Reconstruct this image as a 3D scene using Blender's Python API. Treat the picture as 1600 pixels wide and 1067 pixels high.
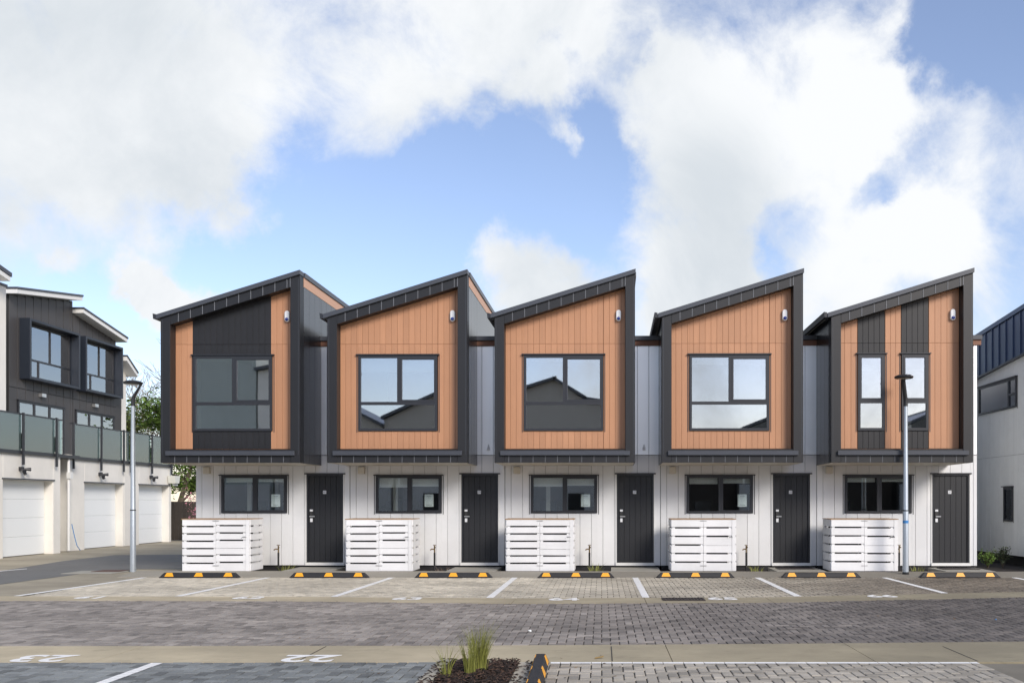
import bpy, bmesh, math, random
from mathutils import Vector, Matrix, noise as mnoise
R = math.radians
S = bpy.context.scene
for o in list(bpy.data.objects): bpy.data.objects.remove(o, do_unlink=True)
COL = S.collection
random.seed(7)

# ------------------------------------------------------------------ camera
F = 1450.0; PX = 940.0; HY = 785.0; CH = 1.58      # focal length (px of a 1600 px frame), principal point, eye height
cd = bpy.data.cameras.new('camera'); cam = bpy.data.objects.new('camera', cd); COL.objects.link(cam)
cam.location = (0, 0, CH); cam.rotation_euler = (R(90), 0, 0)
cd.sensor_width = 36; cd.lens = F / 1600 * 36
cd.shift_x = -(PX - 800) / 1600; cd.shift_y = (HY - 533.5) / 1600
cd.clip_start = 0.05; cd.clip_end = 2000
S.camera = cam
S.view_settings.view_transform = 'Standard'; S.view_settings.look = 'None'
S.view_settings.exposure = 1.08; S.view_settings.gamma = 1

# ------------------------------------------------------------------ sun + sky
sund = Vector((0.70, -1.0, 0.70)).normalized()        # towards the sun
sl = bpy.data.lights.new('sun', 'SUN'); sun = bpy.data.objects.new('sun', sl); COL.objects.link(sun)
sl.energy = 1.45; sl.angle = R(20); sl.color = (1.0, 0.93, 0.83)
sun.rotation_euler = (-sund).to_track_quat('-Z', 'Y').to_euler()
elev = math.asin(sund.z); azim = math.atan2(sund.x, sund.y)

W = bpy.data.worlds.new('World'); S.world = W; W.use_nodes = True
nt = W.node_tree; N = nt.nodes; L = nt.links; N.clear()
def wn(t, **k):
    n = N.new(t)
    for a, b in k.items(): setattr(n, a, b)
    return n
def vmath(op, a, b=None):
    n = wn('ShaderNodeVectorMath', operation=op)
    for i, v in enumerate((a, b)):
        if v is None: continue
        if hasattr(v, 'links'): L.new(v, n.inputs[i])
        else: n.inputs[i].default_value = v
    return n
def fmath(op, a, b=None, c=None, clamp=False):
    n = wn('ShaderNodeMath', operation=op, use_clamp=clamp)
    for i, v in enumerate((a, b, c)):
        if v is None: continue
        if hasattr(v, 'links'): L.new(v, n.inputs[i])
        else: n.inputs[i].default_value = v
    return n.outputs[0]
def mrange(v, a, b, c, d, kind='SMOOTHSTEP'):
    n = wn('ShaderNodeMapRange', interpolation_type=kind)
    L.new(v, n.inputs[0])
    for i, x in enumerate((a, b, c, d)): n.inputs[i + 1].default_value = x
    return n.outputs[0]
tc = wn('ShaderNodeTexCoord'); D = tc.outputs['Generated']
sky = wn('ShaderNodeTexSky', sky_type='NISHITA', sun_disc=False, sun_elevation=elev, sun_rotation=azim)
sky.air_density = 1.0; sky.dust_density = 0.6; sky.ozone_density = 2.2; sky.altitude = 0
L.new(D, sky.inputs[0])
def wnoise(scale, detail, rough, off=(0, 0, 0), dist=0.0):
    a = vmath('ADD', D, off); n = wn('ShaderNodeTexNoise')
    n.inputs['Scale'].default_value = scale; n.inputs['Detail'].default_value = detail
    n.inputs['Roughness'].default_value = rough; n.inputs['Distortion'].default_value = dist
    L.new(a.outputs[0], n.inputs['Vector']); return n
def dirpx(x, y): return Vector(((x - PX) / F, 1, (HY - y) / F)).normalized()
# warp the direction a little so that the cloud banks get ragged edges
wp = wnoise(3.4, 3, 0.5, (3, 1, 2))
wv = vmath('SUBTRACT', wp.outputs['Color'], (0.5, 0.5, 0.5)); wv2 = vmath('SCALE', wv.outputs[0]); wv2.inputs['Scale'].default_value = 0.30
wq = wnoise(13, 6, 0.6, (1, 5, 3)); wq1 = vmath('SUBTRACT', wq.outputs['Color'], (0.5, 0.5, 0.5)); wq2 = vmath('SCALE', wq1.outputs[0]); wq2.inputs['Scale'].default_value = 0.10
DW = vmath('ADD', vmath('ADD', D, wv2.outputs[0]).outputs[0], wq2.outputs[0]).outputs[0]
def blobs(lst, src):
    tot = None
    for (x, y, r, w) in lst:
        c = dirpx(x, y); rr = (dirpx(x + r * .7, y + r * .7) - c).length
        d = wn('ShaderNodeVectorMath', operation='DISTANCE'); L.new(src, d.inputs[0]); d.inputs[1].default_value = c
        m = mrange(d.outputs['Value'], rr * .25, rr * 1.25, w, 0)
        tot = m if tot is None else fmath('ADD', tot, m)
    return tot
CL = [(60, 140, 330, .50), (330, 60, 260, .40), (240, 270, 200, .12), (380, 220, 110, .18), (640, 110, 150, .30), (640, 215, 90, .25), (860, 40, 190, .45),
      (1110, 120, 170, .40), (1280, 200, 240, .50), (1130, 380, 160, .45), (1070, 470, 110, .40), (1500, 190, 140, .35), (1530, 330, 120, .45),
      (860, 430, 105, .70), (85, 400, 60, .25), (868, 205, 45, .42), (885, 265, 42, .34), (1380, 380, 60, .2), (1330, 500, 110, .1),
      (1560, 470, 90, .12), (1400, 50, 110, .3), (560, 350, 230, -.55), (700, 300, 150, -.40), (930, 230, 110, -.60), (820, 310, 160, -.55), (150, 520, 200, -.30), (600, 450, 160, -.3), (960, 120, 70, -.40), (1000, 200, 50, -.2),
      (1215, 385, 60, -.40), (1440, 250, 50, -.45), (1590, 40, 120, -.6), (1490, 40, 50, -.2), (1420, 420, 60, -.2), (110, 480, 80, -.2), (400, 330, 130, -.2), (400, 400, 120, -.3), (20, 330, 70, -.15)]
bm_ = blobs(CL, DW)
fb = wnoise(3.2, 9, 0.58, (0.4, 0.1, 7.3), 0.15)
fine = wnoise(9, 10, 0.68, (5.4, 1.1, 2.3), 0.5)
dens = fmath('ADD', fmath('MULTIPLY', fmath('SUBTRACT', fb.outputs['Fac'], 0.5), 1.3), bm_)
dens = fmath('ADD', dens, fmath('MULTIPLY', fmath('SUBTRACT', fine.outputs['Fac'], 0.5), 0.95))
DP = vmath('ADD', D, wq2.outputs[0]).outputs[0]
puffs = blobs([(238, 452, 55, .75), (265, 480, 50, .6), (315, 480, 45, .5), (868, 205, 36, .55), (890, 262, 34, .45), (82, 395, 45, .35), (1375, 378, 40, .3),
               (1215, 375, 75, -.42), (1440, 245, 75, -.45), (1560, 100, 60, -.3), (990, 90, 50, -.3)], DP)
dens = fmath('ADD', fmath('ADD', dens, puffs), 0.04)
mask = mrange(dens, -0.14, 0.50, 0.05, 1.0)
# cloud body brightness: thick parts turn grey, thin edges and tops white
shade = wnoise(3.6, 10, 0.62, (8.1, 2.2, 0.3), 0.5)
greyb = blobs([(60, 150, 420, .38), (430, 150, 260, .2), (1150, 330, 170, .40), (860, 450, 120, .5), (1080, 470, 90, .3), (1290, 60, 200, -.5), (1330, 290, 160, -.5), (1500, 300, 160, -.4)], D)
gsum = fmath('ADD', fmath('MULTIPLY', shade.outputs['Fac'], 2.3), greyb)
gmix = mrange(gsum, 0.85, 1.95, 0.0, 1.0)
ccol = wn('ShaderNodeMix', data_type='RGBA'); L.new(gmix, ccol.inputs[0])
ccol.inputs[6].default_value = (4.6, 4.7, 4.8, 1); ccol.inputs[7].default_value = (3.25, 3.5, 3.75, 1)
blue = wn('ShaderNodeMix', data_type='RGBA', blend_type='MULTIPLY'); blue.inputs[0].default_value = 1
L.new(sky.outputs[0], blue.inputs[6]); blue.inputs[7].default_value = (1.02, .91, .93, 1)
fin = wn('ShaderNodeMix', data_type='RGBA'); L.new(mask, fin.inputs[0]); L.new(blue.outputs[2], fin.inputs[6]); L.new(ccol.outputs[2], fin.inputs[7])
bg = wn('ShaderNodeBackground'); L.new(fin.outputs[2], bg.inputs[0]); bg.inputs[1].default_value = 0.1
wo = wn('ShaderNodeOutputWorld'); L.new(bg.outputs[0], wo.inputs[0])

# ------------------------------------------------------------------ materials
def mat(name, col, rough=0.6, metal=0.0, var=0.08, scale=3.0, bump=0.0, bscale=60.0, rnd=0.0, stretch=(1, 1, 1), spec=0.5,
        fleck=0.0, fscale=90.0, attr=0.0, xtint=None, coat=0.0, blotch=0.0, grain=0.0, gstretch=(40, 40, 1.2), stain=0.0):
    m = bpy.data.materials.new(name); m.use_nodes = True; t = m.node_tree; n = t.nodes; l = t.links
    p = n['Principled BSDF']; p.inputs['Roughness'].default_value = rough; p.inputs['Metallic'].default_value = metal
    p.inputs['Specular IOR Level'].default_value = spec
    if coat: p.inputs['Coat Weight'].default_value = coat
    geo = n.new('ShaderNodeNewGeometry'); pos = geo.outputs['Position']
    def ns(sc, det, st=(1, 1, 1), ro=0.55):
        mp = n.new('ShaderNodeMapping'); mp.inputs['Scale'].default_value = st; l.new(pos, mp.inputs[0])
        x = n.new('ShaderNodeTexNoise'); x.inputs['Scale'].default_value = sc; x.inputs['Detail'].default_value = det
        x.inputs['Roughness'].default_value = ro; l.new(mp.outputs[0], x.inputs['Vector']); return x.outputs['Fac']
    def mt(op, a, b):
        x = n.new('ShaderNodeMath'); x.operation = op
        for i, v in enumerate((a, b)):
            if hasattr(v, 'links'): l.new(v, x.inputs[i])
            else: x.inputs[i].default_value = v
        return x.outputs[0]
    def around(v, amt): return mt('ADD', mt('MULTIPLY', mt('SUBTRACT', v, 0.5), amt), 1.0)
    f = around(ns(scale, 5, stretch), var * 3)
    if grain: f = mt('MULTIPLY', f, around(ns(1.0, 4, gstretch), grain * 3))
    if fleck: f = mt('MULTIPLY', f, around(ns(fscale, 2, (1, 1, 1), .7), fleck * 3))
    if rnd:
        oi = n.new('ShaderNodeObjectInfo'); f = mt('MULTIPLY', f, around(oi.outputs['Random'], rnd * 2))
    if attr:
        at = n.new('ShaderNodeAttribute'); at.attribute_name = 'tone'; f = mt('MULTIPLY', f, around(at.outputs['Fac'], attr * 2))
    if stain:
        mr = n.new('ShaderNodeMapRange'); l.new(ns(0.45, 6, (1, 1.6, 1), .65), mr.inputs[0])
        mr.inputs[1].default_value = .42; mr.inputs[2].default_value = .62; mr.inputs[3].default_value = 1 - stain; mr.inputs[4].default_value = 1.05
        f = mt('MULTIPLY', f, mr.outputs[0])
    if blotch:
        for sc_, lo_, st_ in ((2.3, .58, (.8, 1, 1)), (7.0, .60, (.6, 1, 1))):
            mr = n.new('ShaderNodeMapRange'); l.new(ns(sc_, 6, st_, .7), mr.inputs[0]); mr.inputs[1].default_value = lo_; mr.inputs[2].default_value = lo_ + .07
            mr.inputs[3].default_value = 1; mr.inputs[4].default_value = 1 - blotch; f = mt('MULTIPLY', f, mr.outputs[0])
    mix = n.new('ShaderNodeMix'); mix.data_type = 'RGBA'; mix.blend_type = 'MULTIPLY'; mix.inputs[0].default_value = 1
    mix.inputs[6].default_value = (*col, 1)
    if xtint:                     # blends to a second colour towards +X: (x_start, x_end, end colour)
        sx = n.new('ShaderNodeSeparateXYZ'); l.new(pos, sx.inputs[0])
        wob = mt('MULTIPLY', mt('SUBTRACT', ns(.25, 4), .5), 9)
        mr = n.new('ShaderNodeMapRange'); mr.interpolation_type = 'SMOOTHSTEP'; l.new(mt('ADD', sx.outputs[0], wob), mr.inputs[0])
        mr.inputs[1].default_value = xtint[0]; mr.inputs[2].default_value = xtint[1]
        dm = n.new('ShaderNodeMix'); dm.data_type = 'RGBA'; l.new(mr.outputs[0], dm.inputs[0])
        dm.inputs[6].default_value = (*col, 1); dm.inputs[7].default_value = (*xtint[2], 1)
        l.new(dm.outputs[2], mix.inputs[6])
    cb = n.new('ShaderNodeCombineColor'); [l.new(f, cb.inputs[i]) for i in range(3)]
    l.new(cb.outputs[0], mix.inputs[7]); l.new(mix.outputs[2], p.inputs['Base Color'])
    if bump:
        b = n.new('ShaderNodeBump'); b.inputs['Strength'].default_value = bump; b.inputs['Distance'].default_value = .01
        l.new(ns(bscale, 4), b.inputs['Height']); l.new(b.outputs[0], p.inputs['Normal'])
    return m
M = {}
M['white'] = mat('white_cladding', (.74, .745, .75), .5, var=.03, scale=1.5, rnd=.035, bump=.05, bscale=40, stain=.05)
M['whiteup'] = mat('brightened_upper_cladding', (.90, .91, .93), .38, metal=.7, var=.03, scale=1.5, rnd=.03)  # same cladding, brightened and metallic to offset the shade between the bays
M['wback'] = mat('cladding_backing', (.22, .22, .22), .8)
M['cream'] = mat('soffit_cream', (.62, .58, .50), .6, var=.03)
M['char'] = mat('charcoal_metal', (.014, .0145, .017), .45, var=.10, scale=2.0, rnd=.10, spec=.5)
M['charside'] = mat('charcoal_side_metal', (.020, .021, .025), .24, var=.08, scale=2.0, rnd=.10, spec=.9)
M['seam'] = mat('seam_metal', (.20, .21, .23), .4)
M['cap'] = mat('roof_flashing', (.056, .062, .076), .38, var=.08, rnd=.06)
M['oback'] = mat('timber_look_backing', (.33, .16, .08), .8)
M['orange'] = mat('timber_look_board', (.475, .240, .130), .5, var=.06, scale=1.2, rnd=.065, grain=.07, gstretch=(55, 55, 1.4))
M['blkboard'] = mat('black_board', (.014, .014, .016), .5, var=.06, rnd=.10, grain=.05)
M['brown'] = mat('brown_fascia', (.22, .10, .06), .6)
M['peach'] = mat('peach_trim', (.66, .38, .24), .5, var=.03)
M['frame'] = mat('window_frame', (.026, .028, .034), .38, var=.03)
M['door'] = mat('door_board', (.015, .016, .019), .5, var=.04, rnd=.05)
M['steel'] = mat('brushed_steel', (.60, .60, .60), .3, .8, var=.03)
M['plastic'] = mat('white_plastic', (.75, .76, .78), .4, var=.01)
M['bluelens'] = mat('blue_lens', (.01, .03, .22), .12, var=.01)
M['black'] = mat('black_rubber', (.016, .016, .018), .65, var=.3, fleck=.3, fscale=40, scale=9, bump=.2, bscale=80)
M['yellow'] = mat('yellow_reflective', (.85, .38, .015), .45, var=.06, scale=12)
M['slat'] = mat('white_painted_timber', (.79, .79, .795), .55, var=.05, scale=4, rnd=.05, stain=.06, grain=.03, gstretch=(2, 40, 40), bump=.1)
M['lid'] = mat('bare_timber', (.36, .21, .10), .7, var=.2, scale=6, rnd=.1)
M['brass'] = mat('weathered_brass', (.16, .11, .05), .5, .5, var=.2, scale=20)
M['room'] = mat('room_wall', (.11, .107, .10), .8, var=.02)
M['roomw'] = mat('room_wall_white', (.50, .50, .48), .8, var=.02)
M['dark'] = mat('dark_furniture', (.03, .032, .036), .6)
M['blind'] = mat('white_blind', (.80, .81, .80), .6, var=.01)
M['paper'] = mat('paper_notice', (.88, .90, .89), .6, var=.01)
M['print'] = mat('notice_print', (.30, .33, .34), .7, var=.01)
M['ink'] = mat('dark_ink', (.03, .03, .03), .6)
M['paint'] = mat('road_paint', (.88, .87, .84), .6, var=.06, scale=3, fleck=.10, fscale=45, blotch=.14)
M['galv'] = mat('galvanised_pole', (.48, .53, .58), .38, .55, var=.10, scale=7, stretch=(1, 1, .35))
M['lampblk'] = mat('lamp_head_paint', (.020, .021, .024), .4)
M['lens'] = mat('lamp_diffuser', (.60, .58, .50), .3)
M['sticker'] = mat('blue_sticker', (.05, .22, .52), .4)
M['mulch'] = mat('dark_mulch', (.020, .014, .011), .9, var=.3, scale=14, bump=.8, bscale=45, rnd=.2)
M['chip'] = mat('bark_chip', (.055, .030, .019), .85, var=.3, scale=30, attr=.8)
M['ground'] = mat('ground_concrete', (.37, .325, .24), .8, var=.07, scale=.8, fleck=.07, fscale=120, bump=.15, bscale=90, blotch=.15, stain=.22, xtint=(-14, 8, (.20, .18, .142)))
M['band'] = mat('concrete_band', (.53, .45, .305), .8, var=.05, scale=1.2, fleck=.06, fscale=140, bump=.15, bscale=100, stain=.22, blotch=.12, xtint=(-6, 6, (.29, .252, .17)))
M['asph'] = mat('asphalt', (.15, .148, .142), .8, blotch=.2, var=.12, scale=.9, fleck=.08, fscale=150, bump=.3, bscale=150)
M['aggr'] = mat('exposed_aggregate', (.30, .275, .225), .85, var=.08, scale=1.5, fleck=.2, fscale=70, bump=.4, bscale=70, xtint=(-4, 7, (.20, .18, .145)))
M['pad'] = mat('concrete_pad', (.33, .315, .27), .8, var=.08, fleck=.05)
M['bed'] = mat('paver_bedding', (.060, .053, .042), .9, var=.2, scale=8)
kw = dict(rough=.72, var=.06, scale=1.6, fleck=.09, fscale=110, bump=.25, bscale=110, attr=.34, stain=.24, blotch=.34)
M['pvlane'] = mat('grey_paver', (.30, .268, .238), **kw, xtint=(-3, 7, (.118, .103, .092)))
M['pvfar'] = mat('beige_paver', (.58, .525, .42), **{**kw, 'attr': .2, 'blotch': .22}, xtint=(-2, 8, (.185, .152, .112)))
M['pvblue'] = mat('blue_grey_paver', (.215, .228, .225), **kw)
M['pvbeige'] = mat('pale_beige_paver', (.44, .40, .335), **kw)
M['garage'] = mat('garage_door_white', (.82, .84, .84), .5, var=.02, scale=1, bump=.03)
M['render'] = mat('cream_render', (.78, .75, .69), .75, var=.03, scale=1, bump=.08, bscale=60, stain=.05)
M['darkclad'] = mat('dark_grey_cladding', (.062, .058, .058), .5, var=.05, scale=.8, rnd=.06)
M['bluebox'] = mat('navy_window_box', (.018, .024, .036), .4, var=.04)
M['bluroof'] = mat('navy_roof_cladding', (.045, .075, .15), .42, var=.06, rnd=.08)
M['whitetrim'] = mat('white_trim', (.76, .76, .74), .5, var=.02)
M['rwhite'] = mat('pale_vertical_boards', (.78, .80, .795), .55, var=.03, rnd=.02, stain=.03)
M['oppw'] = mat('opposite_wall', (.42, .39, .345), .7, var=.05, grain=.04, gstretch=(8, 8, .3))
M['oppg'] = mat('opposite_grey_wall', (.46, .50, .47), .7, var=.05)
M['fence'] = mat('brown_fence_board', (.045, .036, .030), .7, var=.15, rnd=.2, scale=6)
M['bark'] = mat('tree_bark', (.11, .085, .06), .9, var=.25, scale=14, bump=.5, bscale=30)
M['leafA'] = mat('leaf_green', (.10, .17, .028), .55, var=.25, scale=3, attr=.5)
M['leafB'] = mat('leaf_yellow_green', (.17, .21, .05), .55, var=.25, scale=3, attr=.5)
M['leafC'] = mat('leaf_dark', (.055, .075, .03), .6, var=.25, scale=3, attr=.5)
M['twig'] = mat('bare_twig', (.20, .145, .11), .85, var=.2, attr=.3)
M['pink'] = mat('pink_blossom', (.62, .25, .32), .6, var=.2, attr=.3)
M['blade'] = mat('grass_blade', (.19, .20, .045), .5, var=.2, attr=.6)
M['stone'] = mat('kerb_concrete', (.46, .42, .34), .8, var=.1, scale=8, fleck=.08, bump=.4, bscale=40, stain=.2)
M['iron'] = mat('cast_iron', (.03, .022, .02), .6, var=.2)
M['rust'] = mat('brown_cover', (.10, .05, .035), .7, var=.2)
M['leafdead'] = mat('dead_leaf', (.38, .24, .07), .7)
M['ac'] = mat('off_white_casing', (.66, .66, .60), .5)
for nm, tr, tint, fac in (('glass', 1, (.93, .96, .95), .13), ('glassup', 1, (.62, .66, .68), .42), ('balus', 1, (.68, .80, .78), .16)):
    m = bpy.data.materials.new(nm + '_pane'); m.use_nodes = True; t = m.node_tree; n = t.nodes; l = t.links; n.remove(n['Principled BSDF'])
    tb = n.new('ShaderNodeBsdfTransparent'); tb.inputs[0].default_value = (*tint, 1)
    gb = n.new('ShaderNodeBsdfGlossy'); gb.inputs['Roughness'].default_value = .015; gb.inputs[0].default_value = (.95, .97, 1, 1)
    fr = n.new('ShaderNodeLayerWeight'); fr.inputs[0].default_value = .18
    mr = n.new('ShaderNodeMapRange'); l.new(fr.outputs['Fresnel'], mr.inputs[0]); mr.inputs[1].default_value = 0; mr.inputs[2].default_value = 1
    mr.inputs[3].default_value = fac; mr.inputs[4].default_value = 1
    bp = n.new('ShaderNodeBump'); bp.inputs['Strength'].default_value = .07; bp.inputs['Distance'].default_value = .004
    nz = n.new('ShaderNodeTexNoise'); nz.inputs['Scale'].default_value = 1.1; nz.inputs['Detail'].default_value = 0; g = n.new('ShaderNodeNewGeometry'); l.new(g.outputs['Position'], nz.inputs['Vector'])
    l.new(nz.outputs['Fac'], bp.inputs['Height']); l.new(bp.outputs[0], gb.inputs['Normal'])
    mx = n.new('ShaderNodeMixShader'); l.new(mr.outputs[0], mx.inputs[0]); l.new(tb.outputs[0], mx.inputs[1]); l.new(gb.outputs[0], mx.inputs[2])
    if nm == 'balus':
        df = n.new('ShaderNodeBsdfDiffuse'); df.inputs[0].default_value = (.50, .62, .57, 1); m2 = n.new('ShaderNodeMixShader'); m2.inputs[0].default_value = .06
        l.new(mx.outputs[0], m2.inputs[1]); l.new(df.outputs[0], m2.inputs[2]); mx = m2
    l.new(mx.outputs[0], n['Material Output'].inputs[0]); M[nm] = m

# ------------------------------------------------------------------ mesh helpers
def link(name, me, m, parent=None):
    o = bpy.data.objects.new(name, me); COL.objects.link(o)
    if m and not me.materials: me.materials.append(m)
    if parent: o.parent = parent
    return o
class MB:
    def __init__(s): s.v = []; s.f = []; s.t = []
    def add(s, vs, fs, tone=None):
        k = len(s.v); s.v += [tuple(v) for v in vs]; s.f += [tuple(i + k for i in f) for f in fs]
        s.t += [0.5 if tone is None else tone] * len(fs); return s
    def box(s, x0, x1, y0, y1, z0, z1, tone=None):
        return s.add([(x0, y0, z0), (x1, y0, z0), (x1, y1, z0), (x0, y1, z0), (x0, y0, z1), (x1, y0, z1), (x1, y1, z1), (x0, y1, z1)],
                     [(0, 3, 2, 1), (4, 5, 6, 7), (0, 1, 5, 4), (1, 2, 6, 5), (2, 3, 7, 6), (3, 0, 4, 7)], tone)
    def xz(s, poly, y0, y1):         # polygon in x,z (counter-clockwise seen from -y) extruded y0..y1
        n = len(poly); vs = [(x, y0, z) for x, z in poly] + [(x, y1, z) for x, z in poly]
        fs = [tuple(range(n)), tuple(reversed(range(n, 2 * n)))] + [(i, i + n, (i + 1) % n + n, (i + 1) % n) for i in range(n)]
        return s.add(vs, fs)
    def yz(s, poly, x0, x1):
        n = len(poly); vs = [(x0, y, z) for y, z in poly] + [(x1, y, z) for y, z in poly]
        fs = [tuple(range(n)), tuple(reversed(range(n, 2 * n)))] + [(i, i + n, (i + 1) % n + n, (i + 1) % n) for i in range(n)]
        return s.add(vs, fs)
    def tube(s, pts, rad, n=8, tone=None, cap=True):
        pts = [Vector(p) for p in pts]; rs = rad if isinstance(rad, (list, tuple)) else [rad] * len(pts); rings = []
        for i, p in enumerate(pts):
            d = (pts[min(i + 1, len(pts) - 1)] - pts[max(i - 1, 0)]).normalized()
            a = d.cross(Vector((0, 1, 0))) if abs(d.y) < .9 else d.cross(Vector((1, 0, 0)))
            a.normalize(); b = d.cross(a)
            rings.append([p + (a * math.cos(2 * math.pi * k / n) + b * math.sin(2 * math.pi * k / n)) * rs[i] for k in range(n)])
        vs = [v for r in rings for v in r]; fs = []
        for i in range(len(pts) - 1):
            for k in range(n): fs.append((i * n + k, i * n + (k + 1) % n, (i + 1) * n + (k + 1) % n, (i + 1) * n + k))
        if cap: fs.append(tuple(reversed(range(n)))); fs.append(tuple(range((len(pts) - 1) * n, len(pts) * n)))
        return s.add(vs, fs, tone)
    def lathe(s, prof, c=(0, 0, 0), n=20, sx=1, sy=1):
        vs = []; fs = []
        for r, z in prof:
            for k in range(n): a = 2 * math.pi * k / n; vs.append((c[0] + r * math.cos(a) * sx, c[1] + r * math.sin(a) * sy, c[2] + z))
        m = len(prof)
        for i in range(m - 1):
            for k in range(n): fs.append((i * n + k, i * n + (k + 1) % n, (i + 1) * n + (k + 1) % n, (i + 1) * n + k))
        fs.append(tuple(reversed(range(n)))); fs.append(tuple(range((m - 1) * n, m * n)))
        return s.add(vs, fs)
    def build(s, name, m, parent=None, smooth=False, bevel=0.0, tones=False):
        me = bpy.data.meshes.new(name); me.from_pydata(s.v, [], s.f)
        if smooth:
            me.polygons.foreach_set('use_smooth', [True] * len(me.polygons)); me.set_sharp_from_angle(angle=R(40))
        if tones:
            a = me.attributes.new('tone', 'FLOAT', 'FACE'); a.data.foreach_set('value', s.t)
        me.update(); o = link(name, me, m, parent)
        if bevel:
            md = o.modifiers.new('edge', 'BEVEL'); md.width = bevel; md.segments = 1; md.limit_method = 'ANGLE'
        return o
CACHE = {}
def bx(name, parent, m, x0, x1, y0, y1, z0, z1, ch=0.0):
    """box object whose mesh is shared between boxes of equal size; ch = chamfer of its edges"""
    d = (round(x1 - x0, 4), round(y1 - y0, 4), round(z1 - z0, 4)); key = (d, m.name, ch)
    if key not in CACHE:
        b = MB(); hx, hy, hz = d[0] / 2, d[1] / 2, d[2] / 2
        if ch:                        # chamfer the four vertical-ish edges of the front face
            c = ch
            fr = [(-hx + c, -hy, -hz + c), (hx - c, -hy, -hz + c), (hx - c, -hy, hz - c), (-hx + c, -hy, hz - c)]
            md = [(-hx, -hy + c, -hz), (hx, -hy + c, -hz), (hx, -hy + c, hz), (-hx, -hy + c, hz)]
            bk = [(-hx, hy, -hz), (hx, hy, -hz), (hx, hy, hz), (-hx, hy, hz)]
            fs = [(0, 1, 2, 3), (11, 10, 9, 8)]
            for i in range(4):
                j = (i + 1) % 4; fs += [(i + 4, j + 4, j, i), (i + 8, j + 8, j + 4, i + 4)]
            b.add(fr + md + bk, fs)
        else: b.box(-hx, hx, -hy, hy, -hz, hz)
        me = bpy.data.meshes.new(name); me.from_pydata(b.v, [], b.f); me.materials.append(m); CACHE[key] = me
    o = bpy.data.objects.new(name, CACHE[key]); COL.objects.link(o)
    if parent: o.parent = parent
    o.location = ((x0 + x1) / 2, (y0 + y1) / 2, (z0 + z1) / 2); return o
def thing(name, label, cat, loc=(0, 0, 0), rz=0, group=None):
    o = bpy.data.objects.new(name, None); COL.objects.link(o); o.location = loc; o.rotation_euler = (0, 0, rz)
    o.empty_display_size = .2; return tag(o, label, cat, group)
def tag(o, label, cat, group=None):
    o['label'] = label; o['category'] = cat
    if group: o['group'] = group
    return o
def struct(o, loc=None, rz=None):
    o['kind'] = 'structure'
    if loc: o.location = loc
    if rz is not None: o.rotation_euler = (0, 0, rz)
    return o
def sub(parent, name, loc=(0, 0, 0)):       # an empty part
    o = bpy.data.objects.new(name, None); COL.objects.link(o); o.parent = parent; o.location = loc; return o
def rects(x0, x1, z0, z1, holes):
    """split a rectangle round rectangular holes"""
    xs = sorted({x0, x1, *[min(max(h[i], x0), x1) for h in holes for i in (0, 1)]})
    out = []
    for a, b in zip(xs, xs[1:]):
        if b - a < 1e-4: continue
        zs = [(z0, z1)]
        for h in holes:
            if h[0] < (a + b) / 2 < h[1]:
                nz = []
                for p, q in zs:
                    if h[3] <= p or h[2] >= q: nz.append((p, q)); continue
                    if h[2] > p: nz.append((p, h[2]))
                    if h[3] < q: nz.append((h[3], q))
                zs = nz
        out += [(a, b, p, q) for p, q in zs]
    return out
def boards(parent, m, x0, x1, pitch, phase, zb, zt, holes=(), y=0.0, th=.016, gap=.007, splits=(), name='cladding_board', matfn=None, ch=.003):
    """vertical boards, front face at y, each an object; zt may be a function of x"""
    k = math.floor((x0 - phase) / pitch); x = phase + k * pitch
    while x < x1 - 1e-4:
        a, b = max(x, x0), min(x + pitch, x1)
        if b - a > .02:
            top = zt(a, b) if callable(zt) else zt; bot = zb(a, b) if callable(zb) else zb
            cuts = [bot] + [s for s in splits if bot < s < top] + [top]
            for z0, z1 in zip(cuts, cuts[1:]):
                lo = z0 + (gap if z0 != bot else 0)
                for (p, q, r, s) in rects(a + gap / 2, b - gap / 2, lo, z1, holes):
                    if q - p > .012 and s - r > .012:
                        bx(name, parent, matfn((p + q) / 2) if matfn else m, p, q, y, y + th, r, s, ch if (q - p) > .03 and s - r > .03 else 0)
        x += pitch
def text_mesh(txt, size, name, m, parent, loc, rot, depth=.0008, bold=0.0):
    cu = bpy.data.curves.new(name, 'FONT'); cu.body = txt; cu.size = size; cu.extrude = depth; cu.offset = bold; cu.align_x = 'CENTER'; cu.align_y = 'CENTER'
    cu.resolution_u = 4
    t = bpy.data.objects.new(name, cu); COL.objects.link(t); dg = bpy.context.evaluated_depsgraph_get()
    me = bpy.data.meshes.new_from_object(t.evaluated_get(dg)); bpy.data.objects.remove(t)
    me.materials.clear(); o = link(name, me, m, parent); o.location = loc; o.rotation_euler = rot; return o
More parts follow.
